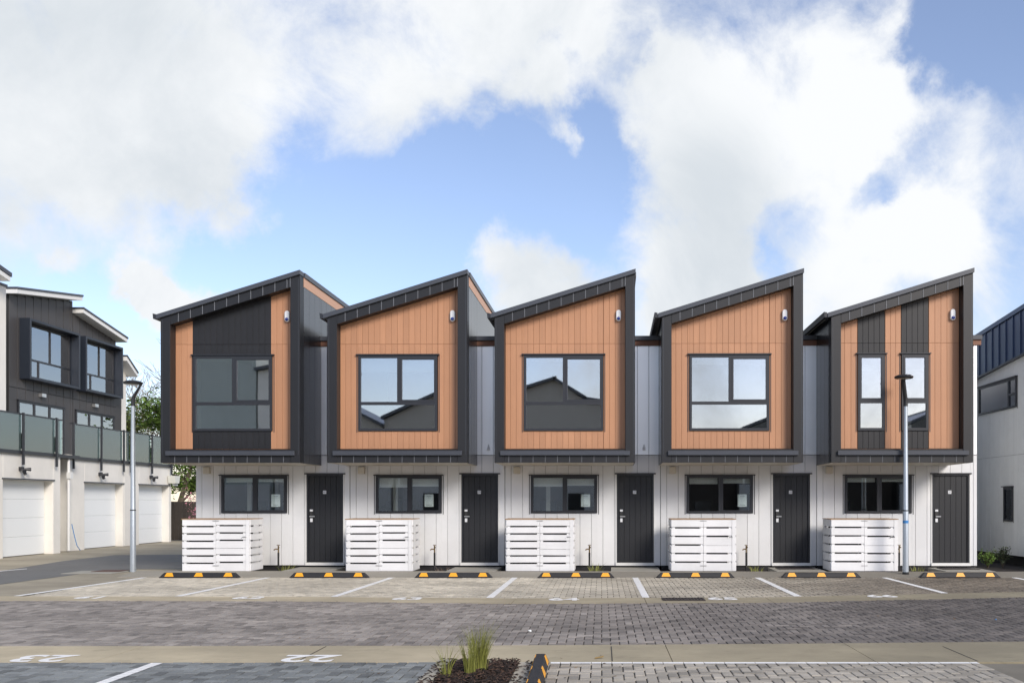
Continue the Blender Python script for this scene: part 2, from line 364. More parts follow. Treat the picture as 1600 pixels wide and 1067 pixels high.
def window(parent, x0, x1, z0, z1, y, fw, panes, fm, gm, name='window', proud=.03, depth=.07, flash=True, gy=None):
    """frame + panes; panes = list of (x0,x1,z0,z1,sashwidth) glass openings"""
    f = MB()
    for r in rects(x0, x1, z0, z1, [(p[0], p[1], p[2], p[3]) for p in panes]): f.box(r[0], r[1], y - proud, y - proud + depth, r[2], r[3])
    w = f.build(name, fm, parent)
    for (a, b, c, d, sw) in panes:
        if sw:
            s_ = MB()
            for r in rects(a, b, c, d, [(a + sw, b - sw, c + sw, d - sw)]): s_.box(r[0], r[1], y - proud - .006, y - proud + .03, r[2], r[3])
            s_.build('sash', fm, w)
        bx('pane', w, gm, a + sw, b - sw, y - proud + .028, y - proud + .034, c + sw, d - sw)
    if flash:
        fl = MB(); fl.box(x0 - .05, x1 + .05, y - proud - .03, y + .01, z1 + .003, z1 + .025)
        fl.box(x0 - .045, x0 - .03, y - .006, y + .004, z0 - .03, z1 + .003); fl.box(x1 + .03, x1 + .045, y - .006, y + .004, z0 - .03, z1 + .003)
        fl.build('head_flashing', fm, w)
    return w

# ------------------------------------------------------------------ ground, roads
PHI = R(0.7); Y0 = 21.6
def polysheet(name, pts, z, m, kind=True):
    me = bpy.data.meshes.new(name); me.from_pydata([(x, y, z) for x, y in pts], [], [tuple(range(len(pts)))]); o = link(name, me, m)
    if kind: o['kind'] = 'structure'
    return o
def G(px, py, z=0): Y = F * (CH - z) / (py - HY); return ((px - PX) * Y / F, Y)
g = polysheet('ground', [(-400, -300), (400, -300), (400, 900), (-400, 900)], 0, M['ground'])
polysheet('driveway', [(-30, 14)] + [G(*p) for p in ((0, 913), (60, 905), (150, 893.5), (215, 889), (300, 889), (300, 866), (180, 867), (100, 876), (0, 892))] + [(-30, 21.0)], .004, M['asph'])
def interp(tab, x):
    if x <= tab[0][0]: return tab[0][1]
    for (a, b), (c, d) in zip(tab, tab[1:]):
        if x <= c: return b + (d - b) * (x - a) / (c - a)
    return tab[-1][1]
FT = [(-14, 15.6), (-5, 15.45), (-1.4, 15.2), (2.7, 15.35), (7.1, 16.25), (14, 17.2)]     # far band, house side
FB = [(-14, 14.9), (-5, 14.75), (-1.4, 14.37), (2.7, 14.55), (7.1, 15.4), (14, 16.4)]     # far band, lane side
NT = [(-14, 10.1), (-2, 10.15), (2.0, 10.3), (5, 10.48), (14, 10.6)]                      # near band, lane side
NB = [(-14, 9.07), (14, 9.15)]
XS = [-14, -9, -5, -1.4, .7, 2.7, 5, 7.1, 10, 14]
def band(name, ta, tb, m, x0=-14, x1=14, z=.016):
    xs = [x for x in XS if x0 < x < x1]; xs = [x0] + xs + [x1]; b = MB()
    for p, q in zip(xs, xs[1:]):
        p2, q2 = p + (.004 if p != x0 else 0), q - .004
        a = [(p2, interp(tb, p2)), (q2, interp(tb, q2)), (q2, interp(ta, q2)), (p2, interp(ta, p2))]
        b.add([(x, y, 0) for x, y in a] + [(x, y, z) for x, y in a], [(4, 5, 6, 7), (0, 1, 5, 4), (1, 2, 6, 5), (2, 3, 7, 6), (3, 0, 4, 7)])
    o = b.build(name, m); o['kind'] = 'structure'; return o
band('far_concrete_band', FT, FB, M['band'])
nb = band('near_concrete_band', NT, NB, M['band'])
# bedding under the pavers
def bedding(name, x0, x1, ta, tb):
    xs = [x for x in XS if x0 < x < x1]; xs = [x0] + xs + [x1]
    return polysheet(name, [(x, interp(tb, x)) for x in xs] + [(x, interp(ta, x)) for x in reversed(xs)], .005, M['bed'])
STOPY = [(-14, 19.42), (14, 19.42)]
lane = bedding('lane', -14, 14, [(a, b - .005) for a, b in FB], [(a, b + .005) for a, b in NT])
far_ = bedding('far_parking_bays', -9.65, 12, STOPY, [(a, b + .005) for a, b in FT])
nearl = bedding('near_parking_bay_left', -8, -1.58, [(a, b - .005) for a, b in NB], [(-14, 5.5), (14, 5.5)])
nearr = bedding('near_parking_bay_right', -.61, 3.70, [(a, b - .005) for a, b in NB], [(-14, 5.5), (14, 5.5)])
pw = .1; pg = .0105
def brick_verts(a, b, c, d, z, zt, j=0):
    e = .005
    return ([(a, c, z), (b, c, z), (b, d, z), (a, d, z), (a, c, zt - e), (b, c, zt - e), (b, d, zt - e), (a, d, zt - e),
             (a + e, c + e, zt), (b - e, c + e, zt), (b - e, d - e, zt), (a + e, d - e, zt)],
            [(8, 9, 10, 11), (4, 5, 9, 8), (5, 6, 10, 9), (6, 7, 11, 10), (7, 4, 8, 11), (0, 1, 5, 4), (1, 2, 6, 5), (2, 3, 7, 6), (3, 0, 4, 7)])
def pave(parent, x0, x1, ta, tb, m, nind, stuffname='paver_field'):
    """herringbone: (x-y) mod 4 == 0 starts a brick lying along x, == 3 a brick lying along y"""
    ylo = min(interp(tb, x) for x in [x0 + (x1 - x0) * i / 20 for i in range(21)]); yhi = max(interp(ta, x) for x in [x0 + (x1 - x0) * i / 20 for i in range(21)])
    items = []
    for i in range(int(x0 / pw) - 2, int(x1 / pw) + 2):
        for j in range(int(ylo / pw) - 2, int(yhi / pw) + 2):
            k = (i - j) % 4
            if k == 0: a, b, c, d = i, i + 2, j, j + 1
            elif k == 3: a, b, c, d = i, i + 1, j, j + 2
            else: continue
            a, b, c, d = a * pw + pg / 2, b * pw - pg / 2, c * pw + pg / 2, d * pw - pg / 2
            a, b = max(a, x0), min(b, x1); 
            if b - a < .02: continue
            xm = (a + b) / 2; c, d = max(c, interp(tb, xm) + .006), min(d, interp(ta, xm) - .006)
            if d - c < .02: continue
            items.append((a, b, c, d))
    vis = lambda t: abs(F * (t[0] + t[1]) / 2 / ((t[2] + t[3]) / 2) + PX - 800) < 790 and HY + F * CH / max(t[2], .1) < 1075
    items.sort(key=lambda t: (not vis(t), (t[2] + t[3]) / 2 + abs((t[0] + t[1]) / 2) * .15))
    if parent is nearl: M_ = 8
    variants = {}
    rest = MB(); rr = random.Random(5)
    for n_, (a, b, c, d) in enumerate(items):
        zt = .016 + rr.uniform(-.002, .0025)
        tone = min(1, max(0, rr.gauss(.5, .22)))
        if rr.random() < .05: tone = .0
        if n_ < nind and vis((a, b, c, d)):
            key = (round(b - a, 3), round(d - c, 3), rr.randrange(6))
            if key not in variants:
                bw, bd = (b - a) / 2, (d - c) / 2
                v, f = brick_verts(-bw, bw, -bd, bd, .005, zt); q = MB(); q.add(v, f, tone)
                me = bpy.data.meshes.new('paver'); me.from_pydata(q.v, [], q.f); at = me.attributes.new('tone', 'FLOAT', 'FACE'); at.data.foreach_set('value', q.t)
                me.materials.append(m); variants[key] = me
            o = bpy.data.objects.new('paver', variants[key]); COL.objects.link(o); o.parent = parent
            o.location = ((a + b) / 2, (c + d) / 2, rr.uniform(-.001, .001)); o.rotation_euler = (0, 0, rr.uniform(-.012, .012))
        else:
            v, f = brick_verts(a, b, c, d, .005, zt); rest.add(v, f, tone)
    if rest.v:
        o = rest.build(stuffname, m, parent, tones=True); o['kind'] = 'stuff'
pave(nearl, -8, -1.59, [(a, b) for a, b in NB], [(-14, 5.5), (14, 5.5)], M['pvblue'], 300)
pave(nearr, -.60, 3.69, [(a, b) for a, b in NB], [(-14, 5.5), (14, 5.5)], M['pvbeige'], 300)
pave(lane, -14, 14, FB, NT, M['pvlane'], 300)
pave(far_, -9.65, 12, STOPY, FT, M['pvfar'], 0)
# joints saw-cut in the near band
for x in (.105, -3.0, 3.715): 
    bx('band_joint', nb, M['bed'], x - .006, x + .006, 9.16, 10.1, .0165, .0185)
# painted lines
def line(x, y0, y1, w=.12, z=.0195, skew=0.0, label=None):
    b = MB(); n = max(1, int((y1 - y0) / .1)); 
    for i in range(n):
        a, c = y0 + (y1 - y0) * i / n + .002, y0 + (y1 - y0) * (i + 1) / n - .002
        s0, s1 = skew * (a - y0) / (y1 - y0), skew * (c - y0) / (y1 - y0)
        wa = w / 2 + random.uniform(-.003, .003)
        b.add([(x - wa + s0, a, z), (x + wa + s0, a, z), (x + wa + s1, c, z), (x - wa + s1, c, z)], [(0, 1, 2, 3)])
    o = b.build('bay_line', M['paint']); struct(o); return o
for i, (xa, xb) in enumerate([(-9.80, -9.53), (-7.08, -6.96), (-4.45, -4.38), (-1.84, -1.81), (.73, .70), (3.28, 3.25), (5.93, 5.90), (8.62, 8.60)]):
    ye = interp(FT, xa); line((xa), ye + .02, 19.36, skew=xb - xa)
line(-4.335, 6.0, 9.05, w=.11)
b = MB(); x = -.50
while x < 3.66:
    wdt = random.choice((.1, .2, .2, .3)); x2 = min(x + wdt, 3.68)
    b.add([(x + .003, 9.02, .0195), (x2 - .003, 9.02, .0195), (x2 - .003, 9.10, .0195), (x + .003, 9.10, .0195)], [(0, 1, 2, 3)]); x = x2
struct(b.build('bay_line', M['paint']))
b = MB(); pts = [G(0, 893), G(42, 889.3), G(42, 888.7), G(0, 892.2)]; b.add([(x, y, .012) for x, y in pts], [(0, 1, 2, 3)]); struct(b.build('drive_line', M['paint']))
# bay numbers painted on the concrete
for i, t in enumerate(('61', '62', '63', '64', '65', '66')):
    px = (143, 389, 637, 881, 1129, 1377)[i]; Y = interp(FT, (px - PX) * 15 / F) - .22; X = (px - PX) * Y / F
    o = text_mesh(t, .50, 'bay_number', M['paint'], None, (X, Y - .02, .0215), (0, 0, 0), bold=.014); struct(o)
for t, px in (('23', 66), ('22', 483)):
    Y = 9.31; X = (px - PX) * Y / F
    o = text_mesh(t, .56, 'bay_number', M['paint'], None, (X, Y + .02, .0215), (0, 0, math.pi), bold=.014); struct(o)
# footpath in front of the houses (turned with the row)
b = MB(); sy = -2.17; ey = -1.28
b.yz([(sy, 0), (ey, 0), (ey, .08), (sy + .02, .016), (sy, .012)], -10.2, 13); struct(b.build('footpath', M['aggr']), (0, Y0, 0), -PHI)
b = MB(); b.box(-9.3, 8.7, ey, .3, -.02, .018); struct(b.build('soil_strip', M['mulch']), (0, Y0, 0), -PHI)
struct(polysheet('planting_bed', [(8.72, 20.55), (13, 20.55), (13, 33), (8.72, 33)], .03, M['mulch']))

# ------------------------------------------------------------------ townhouses
RW = Matrix.Rotation(-PHI, 4, 'Z')
def row(u, v, z=0): p = RW @ Vector((u, v, z)); return (p.x, p.y + Y0, p.z)
UD = [0.783 + 3.62 * (k - 2) for k in range(5)]
BS = [-.045, -.02, 0, .01, .045]
POSW = ['leftmost', 'second', 'middle', 'fourth', 'rightmost']
NUMS = ['41', '39', '37', '35', '33']
LAB = ['leftmost townhouse of the row, charcoal panel between two orange strips upstairs',
       'second townhouse from the left, orange upper bay framed in charcoal',
       'middle townhouse of the five, orange bay seen square-on',
       'orange-bayed townhouse between the middle one and the striped one',
       'rightmost townhouse, black and orange striped bay with two narrow upper windows']
random.seed(11)
for k in range(5):
    b0 = BS[k]; T = thing('townhouse', LAB[k], 'house', row(UD[k], 0), -PHI, 'two-storey townhouses in a row')
    xl, xr = -3.03, .59 if k < 4 else .667
    dx = .06 if k == 4 else 0
    win = (-2.43, -.887, 1.334, 2.21); dr = (-.425 + dx, .425 + dx, 0, 2.236)
    if k == 4: win = (-2.39, -.84, 1.334, 2.21)
    # ground floor boards + upper wall in the gap
    boards(T, M['white'], xl, xr, .267, -2.889, .12, 2.675, [win, (dr[0] - .03, dr[1] + .03, dr[2], dr[3])], y=-.018, th=.018)
    bxr = -.05 + b0
    boards(T, M['whiteup'], bxr, xr, .267, -2.889, 2.69, 5.22, y=-.018, th=.018)
    w = MB()
    for r in rects(xl, xr, .12, 5.22, [win, dr, (xl - 1, bxr - .01, 2.5, 6)]): w.box(r[0], r[1], .003, .10, r[2], r[3])
    w.build('wall_backing', M['wback'], T)
    w = MB(); w.box(xl, xr, 6.9, 7.0, .12, 5.22); w.box(xl + .001, xl + .06, .1, 6.9, 0.1, 5.22); w.box(xr - .06, xr - .001, .1, 6.9, 0.1, 5.22)
    w.build('side_wall', M['white'], T)
    w = MB(); w.box(xl + .02, xr - .02, .03, 6.9, -.05, .12); w.build('plinth', M['black'], T)
    # door
    D_ = MB(); D_.box(dr[0] + .02, dr[1] - .02, .02, .05, .19, dr[3] - .02); dd = D_.build('door', M['blkboard'], T)
    n = 6; bw = (dr[1] - dr[0] - .08) / n
    for i in range(n): bx('door_board', dd, M['door'], dr[0] + .04 + i * bw + .002, dr[0] + .04 + (i + 1) * bw - .002, .008, .022, .21, dr[3] - .04, .003)
    fr = MB(); fr.box(dr[0] - .004, dr[0] + .036, -.022, .06, .19, dr[3]); fr.box(dr[1] - .036, dr[1] + .004, -.022, .06, .19, dr[3]); fr.box(dr[0] + .036, dr[1] - .036, -.022, .06, dr[3] - .035, dr[3])
    fr.box(dr[0] - .05, dr[1] + .05, -.06, -.001, dr[3] + .003, dr[3] + .03); fr.build('door_frame', M['frame'], dd)
    sl_ = MB(); sl_.box(dr[0] - .03, dr[1] + .03, -.05, .02, .12, .185); sl_.build('door_sill', M['whitetrim'], dd)
    for sx_ in (-1, 1):
        e = dr[0] - .03 if sx_ < 0 else dr[1] + .006
        bx('door_trim', dd, M['whitetrim'], e, e + .024, -.034, .0, .19, dr[3])
    hx = dr[0] + .10
    bx('keypad', dd, M['plastic'], hx - .03, hx + .035, -.02, .008, 1.375, 1.42)
    bx('lock_body', dd, M['ink'], hx - .032, hx + .03, -.016, .008, 1.262, 1.372)
    h = MB(); h.box(hx - .03, hx + .09, -.055, -.035, 1.245, 1.275); h.box(hx - .01, hx + .01, -.035, .008, 1.25, 1.27); h.build('handle', M['steel'], dd, bevel=.003)
    bx('thumb_plate', dd, M['plastic'], hx - .025, hx + .03, -.012, .008, 1.13, 1.215)
    cxn = (dr[0] + dr[1]) / 2 - .015
    pl = bx('number_plate', dd, M['plastic'], cxn - .038, cxn + .038, .002, .008, 1.785, 1.86)
    text_mesh(NUMS[k], .062, 'number', M['ink'], dd, (cxn, .0008, 1.822), (R(90), 0, 0), .0006)
    # ground floor window with its room
    x0, x1, z0, z1 = win; mid = (x0 + x1) / 2 + .01
    Wd = window(T, x0 + .004, x1 - .004, z0 + .004, z1 - .004, -.018, .05, [(x0 + .06, mid - .04, z0 + .05, z1 - .055, 0), (mid + .03, x1 - .035, z0 + .035, z1 - .04, .035)], M['frame'], M['glass'])
    bd = (.10, .22, .20, .14, .10)[k]
    bx('blind', Wd, M['blind'], x0 + .06, mid - .05, .10, .106, z1 - .055 - bd, z1 - .05)
    bx('blind', Wd, M['blind'], mid + .05, x1 - .06, .10, .106, z1 - .055 - bd * .9, z1 - .05)
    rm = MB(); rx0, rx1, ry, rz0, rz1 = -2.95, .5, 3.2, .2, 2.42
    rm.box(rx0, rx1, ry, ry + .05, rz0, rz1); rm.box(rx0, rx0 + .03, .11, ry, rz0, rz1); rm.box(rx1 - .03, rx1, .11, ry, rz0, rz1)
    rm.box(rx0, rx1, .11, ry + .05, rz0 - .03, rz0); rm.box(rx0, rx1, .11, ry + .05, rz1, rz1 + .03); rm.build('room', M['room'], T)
    ft = MB(); cx_ = (x0 + (.6, .3, .42, .55, .25)[k])
    if k in (0, 2, 1): 
        ft2 = MB(); q = (.52, .36, .34)[k]
        for i in range(5): ft2.box(x0 + q + i * .02, x0 + q + i * .02 + .018, .2 + .015 * (i % 2), .23 + .015 * (i % 2), .4, z1)
        ft2.build('curtain', M['roomw'], T)
    # a chair back and a bench in the room
    ft.box(cx_ - .28, cx_ + .12, .9, .95, .7, 1.62); ft.box(cx_ - .28, cx_ + .12, .5, .95, .62, .70); ft.box(cx_ - .26, cx_ - .22, .5, .54, .2, .62); ft.box(cx_ + .06, cx_ + .10, .5, .54, .2, .62)
    ft.build('chair', M['dark'], T)
    ft = MB(); ft.box(-2.7, -.8, 1.7, 2.2, 1.08, 1.13); ft.box(-2.7, -2.64, 1.7, 2.2, .2, 1.08); ft.box(-.86, -.8, 1.7, 2.2, .2, 1.08); ft.build('table', M['roomw'] if k == 2 else M['dark'], T)
    # vent + junction box
    v = MB(); v.box(-2.86 + .03, -2.71 + .03, -.10, -.02, 2.25, 2.41); v.build('vent_cowl', M['cream'], T, bevel=.008)
    v = MB(); v.box(.17, .235, -.07, -.02, 2.80, 2.87); v.box(.19, .215, -.04, -.02, 2.87, 2.93); v.build('junction_box', M['plastic'], T, bevel=.004)
    # low roof between the bays
    e = xr + (.08 if k == 4 else 0)
    bx('fascia_board', T, M['brown'], bxr, e, -.06, -.0, 5.22, 5.34); bx('roof_cap', T, M['cap'], bxr, e + .01, -.10, .02, 5.342, 5.44)
    bx('low_roof', T, M['cap'], bxr + .06, e, .02, 6.9, 5.38, 5.43)
    # ---------------- bay
    x0, x1 = -3.09 + b0, -.04 + b0; yf = -1.5; yp = -1.25
    sl0 = .3067
    rt = lambda x: 5.667 + sl0 * (x - b0 + 3.17)
    cw = .21
    for a, c in ((x0, x0 + cw), (x1 - cw, x1)):
        m_ = MB(); m_.xz([(a, 2.446), (c, 2.446), (c, rt(c) - .102), (a, rt(a) - .102)], yf, yp - .002); m_.build('bay_column', M['char'], T, bevel=.004)
        s_ = MB(); e_ = a + .035 if a == x0 else c - .035; s_.box(e_ - .003, e_ + .003, yf - .003, yf, 2.62, rt(a) - .12); s_.build('column_seam', M['cap'], T)
    m_ = MB(); a, c = x0 - .085, x1 + .012
    m_.xz([(a, rt(a) - .10), (c, rt(c) - .10), (c, rt(c) + .0), (a, rt(a) + .0)], yf - .05, yp); m_.build('roof_flashing', M['cap'], T, bevel=.006)
    # band of fascia panels below the flashing
    a = x0 + cw + .002; seg = [a]
    first = a + .18
    while first < x1 - cw - .03: seg.append(first); first += .264
    seg.append(x1 - cw - .002)
    for p, q in zip(seg, seg[1:]):
        if q - p < .03: continue
        m_ = MB(); m_.xz([(p + .003, rt(p) - .30), (q - .003, rt(q) - .30), (q - .003, rt(q) - .101), (p + .003, rt(p) - .101)], yf + .004, yf + .03); m_.build('fascia_panel', M['char'], T)
        m_ = MB(); m_.xz([(q - .005, rt(q) - .298), (q + .005, rt(q) - .296), (q + .005, rt(q) - .101), (q - .005, rt(q) - .101)], yf - .006, yf + .004); m_.build('panel_seam', M['seam'], T)
    m_ = MB(); p, q = x0 + cw + .002, x1 - cw - .002; m_.xz([(p, rt(p) - .297), (q, rt(q) - .297), (q, rt(q) - .11), (p, rt(p) - .11)], yf + .032, yp); m_.build('fascia_core', M['char'], T)
    # bottom beam, its panels and the ledge
    xx = x0 + cw + .002; edges = [xx]; t_ = xx + .10
    while t_ < x1 - cw - .02: edges.append(t_); t_ += .264
    edges.append(x1 - cw - .002)
    for p, q in zip(edges, edges[1:]): bx('beam_panel', T, M['char'], p + .003, q - .003, yf + .004, yf + .03, 2.448, 2.598)
    for q in edges[1:-1]: bx('panel_seam', T, M['seam'], q - .004, q + .004, yf - .002, yf + .006, 2.449, 2.597)
    bx('beam_core', T, M['char'], x0 + cw + .002, x1 - cw - .002, yf + .032, yp, 2.47, 2.597)
    l_ = MB(); l_.xz([(x0 + .13, 2.602), (x1 - .11, 2.602), (x1 - .11, 2.70), (x0 + .13, 2.70)], yf - .06, yp + .0); l_.build('ledge', M['cap'], T, bevel=.006)
    bx('recess_floor', T, M['char'], x0 + cw, x1 - cw, yf + .02, yp, 2.702, 2.735)
    # soffit under the bay
    bx('soffit', T, M['cream'], x0 + .02, x1 - .02, yp + .002 - .2, -.02, 2.44, 2.468)
    # side walls of the bay (boards along the depth)
    for side in (0, 1):
        X = x0 if side == 0 else x1
        yy = yp
        while yy < 5.9:
            y2 = yy + .375
            zb = 2.446 if yy < -.02 else 5.30
            if yy < -.02 and y2 > 0: y2 = 0
            zt = rt(X) - (.06 if side == 0 else .31)
            xa, xb = (X, X + .02) if side == 0 else (X - .02, X)
            bx('side_board', T, M['charside'], xa, xb, yy + .004, y2 - .004, zb, zt)
            yy = y2
        xa, xb = (X + .022, X + .06) if side == 0 else (X - .06, X - .022)
        c_ = MB(); c_.box(xa, xb, yp, 0, 2.47, rt(X) - .1); c_.box(xa, xb, 0, 5.9, 5.2, rt(X) - .1); c_.build('side_core', M['char'], T)
    bx('trim_board', T, M['peach'], x1 - .03, x1 + .006, yp - .2 + .2, 5.95, rt(x1) - .305, rt(x1) - .105)
    bx('roof_edge', T, M['cap'], x1 - .03, x1 + .03, yp + .003, 6.0, rt(x1) - .10, rt(x1) + .003)
    r_ = MB(); a, c = x0 - .09, x1 - .032
    r_.xz([(a, rt(a) - .05), (c, rt(c) - .05), (c, rt(c) - .003), (a, rt(a) - .003)], yp + .004, 6.0); r_.build('roof', M['cap'], T)
    gt = MB(); a = x0 - .085; gt.xz([(a, rt(a) - .09), (a - .01, rt(a) + .012), (a - .075, rt(a) + .025), (a - .065, rt(a) - .09)], yf - .03, 6.0); gt.build('gutter', M['frame'], T)
    bx('back_wall', T, M['charside'], x0 + .06, x1 - .06, 5.88, 5.9, 5.2, 5.6)
    # panel boards
    px0, px1 = x0 + cw + .001, x1 - cw - .001
    zj = 5.06
    topf = lambda a, c: rt(a) - .15
    if k < 4:
        wins = [(-2.476 + b0, -.731 + b0, 3.152, 4.815)]
    else:
        wins = [(-2.435 + b0 - .02, -1.847 + b0 - .02, 3.15, 4.82), (-1.485 + b0 - .02, -.897 + b0 - .02, 3.15, 4.82)]
    def pm(x):
        if k == 0: return M['blkboard'] if -2.52 + b0 < x < -.80 + b0 + .0 else M['orange']
        if k == 4:
            return M['blkboard'] if any(w_[0] - .02 < x < w_[1] + .02 for w_ in wins) else M['orange']
        return M['orange']
    if k in (0, 4):
        cutx = ([-2.50 + b0, -.765 + b0] if k == 0 else [wins[0][0] - .01, wins[0][1] + .01, wins[1][0] - .01, wins[1][1] + .01])
        cx = [px0] + cutx + [px1]
        for p, q in zip(cx, cx[1:]):
            nb_ = max(1, round((q - p) / .13)); mm = pm((p + q) / 2)
            boards(T, mm, p, q, (q - p) / nb_, p, 2.76, topf, wins, y=yp, th=.016, gap=.0035, splits=(zj,), name='panel_board')
    else:
        boards(T, None, px0, px1, .128, px0 - .02, 2.76, topf, wins, y=yp, th=.016, gap=.0035, splits=(zj,), name='panel_board', matfn=pm)
    pb = MB()
    for r in rects(px0, px1, 2.736, 5.3, wins): pb.box(r[0], r[1], yp + .018, yp + .08, r[2], r[3])
    pb.xz([(px0, 5.3), (px1, 5.3), (px1, rt(px1) - .14), (px0, rt(px0) - .14)], yp + .018, yp + .08)
    pb.build('panel_backing', M['oback'], T)
    for wi in wins:
        a, c, z0, z1 = wi
        if k < 4:
            mx = (a + c) / 2 + .02; zm = 3.755
            Wu = window(T, a + .003, c - .003, z0 + .003, z1 - .003, yp, .05, [(a + .055, mx - .035, zm + .035, z1 - .06, 0), (mx + .03, c - .035, zm + .04, z1 - .055, .04), (a + .055, c - .055, z0 + .055, zm - .03, 0)], M['frame'], M['glassup'])
            bl = (.06, .30, .08, .15)[k]
            bx('blind', Wu, M['blind'], a + .06, mx - .03, yp + .12, yp + .126, z1 - .05 - bl, z1 - .04)
            bx('blind', Wu, M['blind'], mx + .03, c - .06, yp + .12, yp + .126, z1 - .05 - bl, z1 - .04)
        else:
            zm = 3.78
            Wu = window(T, a + .003, c - .003, z0 + .003, z1 - .003, yp, .05, [(a + .035, c - .035, zm + .035, z1 - .035, .045), (a + .055, c - .055, z0 + .06, zm - .03, 0)], M['frame'], M['glassup'])
            bx('blind', Wu, M['blind'], a + .06, c - .06, yp + .12, yp + .126, z1 - .35, z1 - .04)
    # upper room
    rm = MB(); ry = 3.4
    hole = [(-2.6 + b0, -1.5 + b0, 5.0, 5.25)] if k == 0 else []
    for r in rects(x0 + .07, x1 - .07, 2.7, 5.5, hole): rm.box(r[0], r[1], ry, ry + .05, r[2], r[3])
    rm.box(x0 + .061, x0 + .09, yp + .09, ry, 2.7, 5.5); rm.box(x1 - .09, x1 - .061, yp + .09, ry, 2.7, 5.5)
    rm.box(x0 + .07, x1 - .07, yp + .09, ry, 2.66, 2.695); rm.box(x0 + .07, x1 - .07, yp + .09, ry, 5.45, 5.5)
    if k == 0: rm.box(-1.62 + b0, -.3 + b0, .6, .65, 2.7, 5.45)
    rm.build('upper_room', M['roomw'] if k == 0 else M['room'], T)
    # -------- things that belong to the house front
    own = ('striped-panel leftmost', 'second', 'middle', 'fourth', 'rightmost')[k]
    nm = ('beside the charcoal panel of the leftmost bay', 'on the second orange bay from the left', 'on the middle orange bay', 'on the fourth orange bay from the left', 'on the striped bay at the right')[k]
    sc = thing('security_camera', 'white capsule security camera with blue lens high ' + nm, 'security camera', row(UD[k] - .396 + b0 * .9, yp - .0, 5.60), -PHI, 'security cameras on the bays')
    c_ = MB(); 
    for i in range(2):
        pass
    prof = []
    n = 14; pts = []
    for i in range(n): a_ = math.pi * i / (n - 1); pts.append((.055 * math.cos(a_), .135 + .055 * math.sin(a_)))
    for i in range(n): a_ = math.pi + math.pi * i / (n - 1); pts.append((.055 * math.cos(a_), .0 + .055 * math.sin(a_)))
    c_.xz([(x, z) for x, z in pts], -.07, .0); c_.build('casing', M['plastic'], sc, bevel=.012)
    c_ = MB(); ring = [(0.036, 0), (.036, .012), (.03, .022), (.012, .030)]; c_.lathe([(r, z) for r, z in ring], n=16); o = c_.build('lens', M['bluelens'], sc, smooth=True); o.rotation_euler = (R(90), 0, 0); o.location = (0, -.068, .0)

    if k < 4:
        nt_ = thing('notice', 'white paper notice inside the ground-floor window of the ' + ('leftmost house', 'second house from the left', 'middle house', 'fourth house from the left', '')[k], 'notice', row(UD[k] + win[1] - (.27, .30, .27, .25)[k], -.011, 1.62), -PHI, 'paper notices in the windows')
        bx('sheet', nt_, M['paper'], -.105, .105, 0, .002, -.135, .155)
        for zz, w_, hh in ((.118, .05, .010), (-.085, .065, .006), (-.10, .07, .006), (.08, .04, .005)): bx('print_line', nt_, M['print'], -w_, w_, -.002, -.0003, zz - hh, zz)

# door steps and mats
for k in range(5):
    dx = .06 if k == 4 else 0
    o = MB().box(-.56 + dx, .52 + dx, -1.29, -.10, .0, .084).build('door_step', M['pad']); o.location = row(UD[k], 0); o.rotation_euler = (0, 0, -PHI)
    tag(o, 'pale concrete step below the ' + POSW[k] + ' dark front door', 'step', 'concrete door steps')
    if k in (3, 4):
        o = MB().box(-.42 + dx, .40 + dx, -.75, -.30, .085, .10).build('doormat', M['iron'], bevel=.004); o.location = row(UD[k], 0); o.rotation_euler = (0, 0, -PHI)
        tag(o, 'dark doormat on the step of the ' + POSW[k] + ' front door', 'doormat', 'doormats')

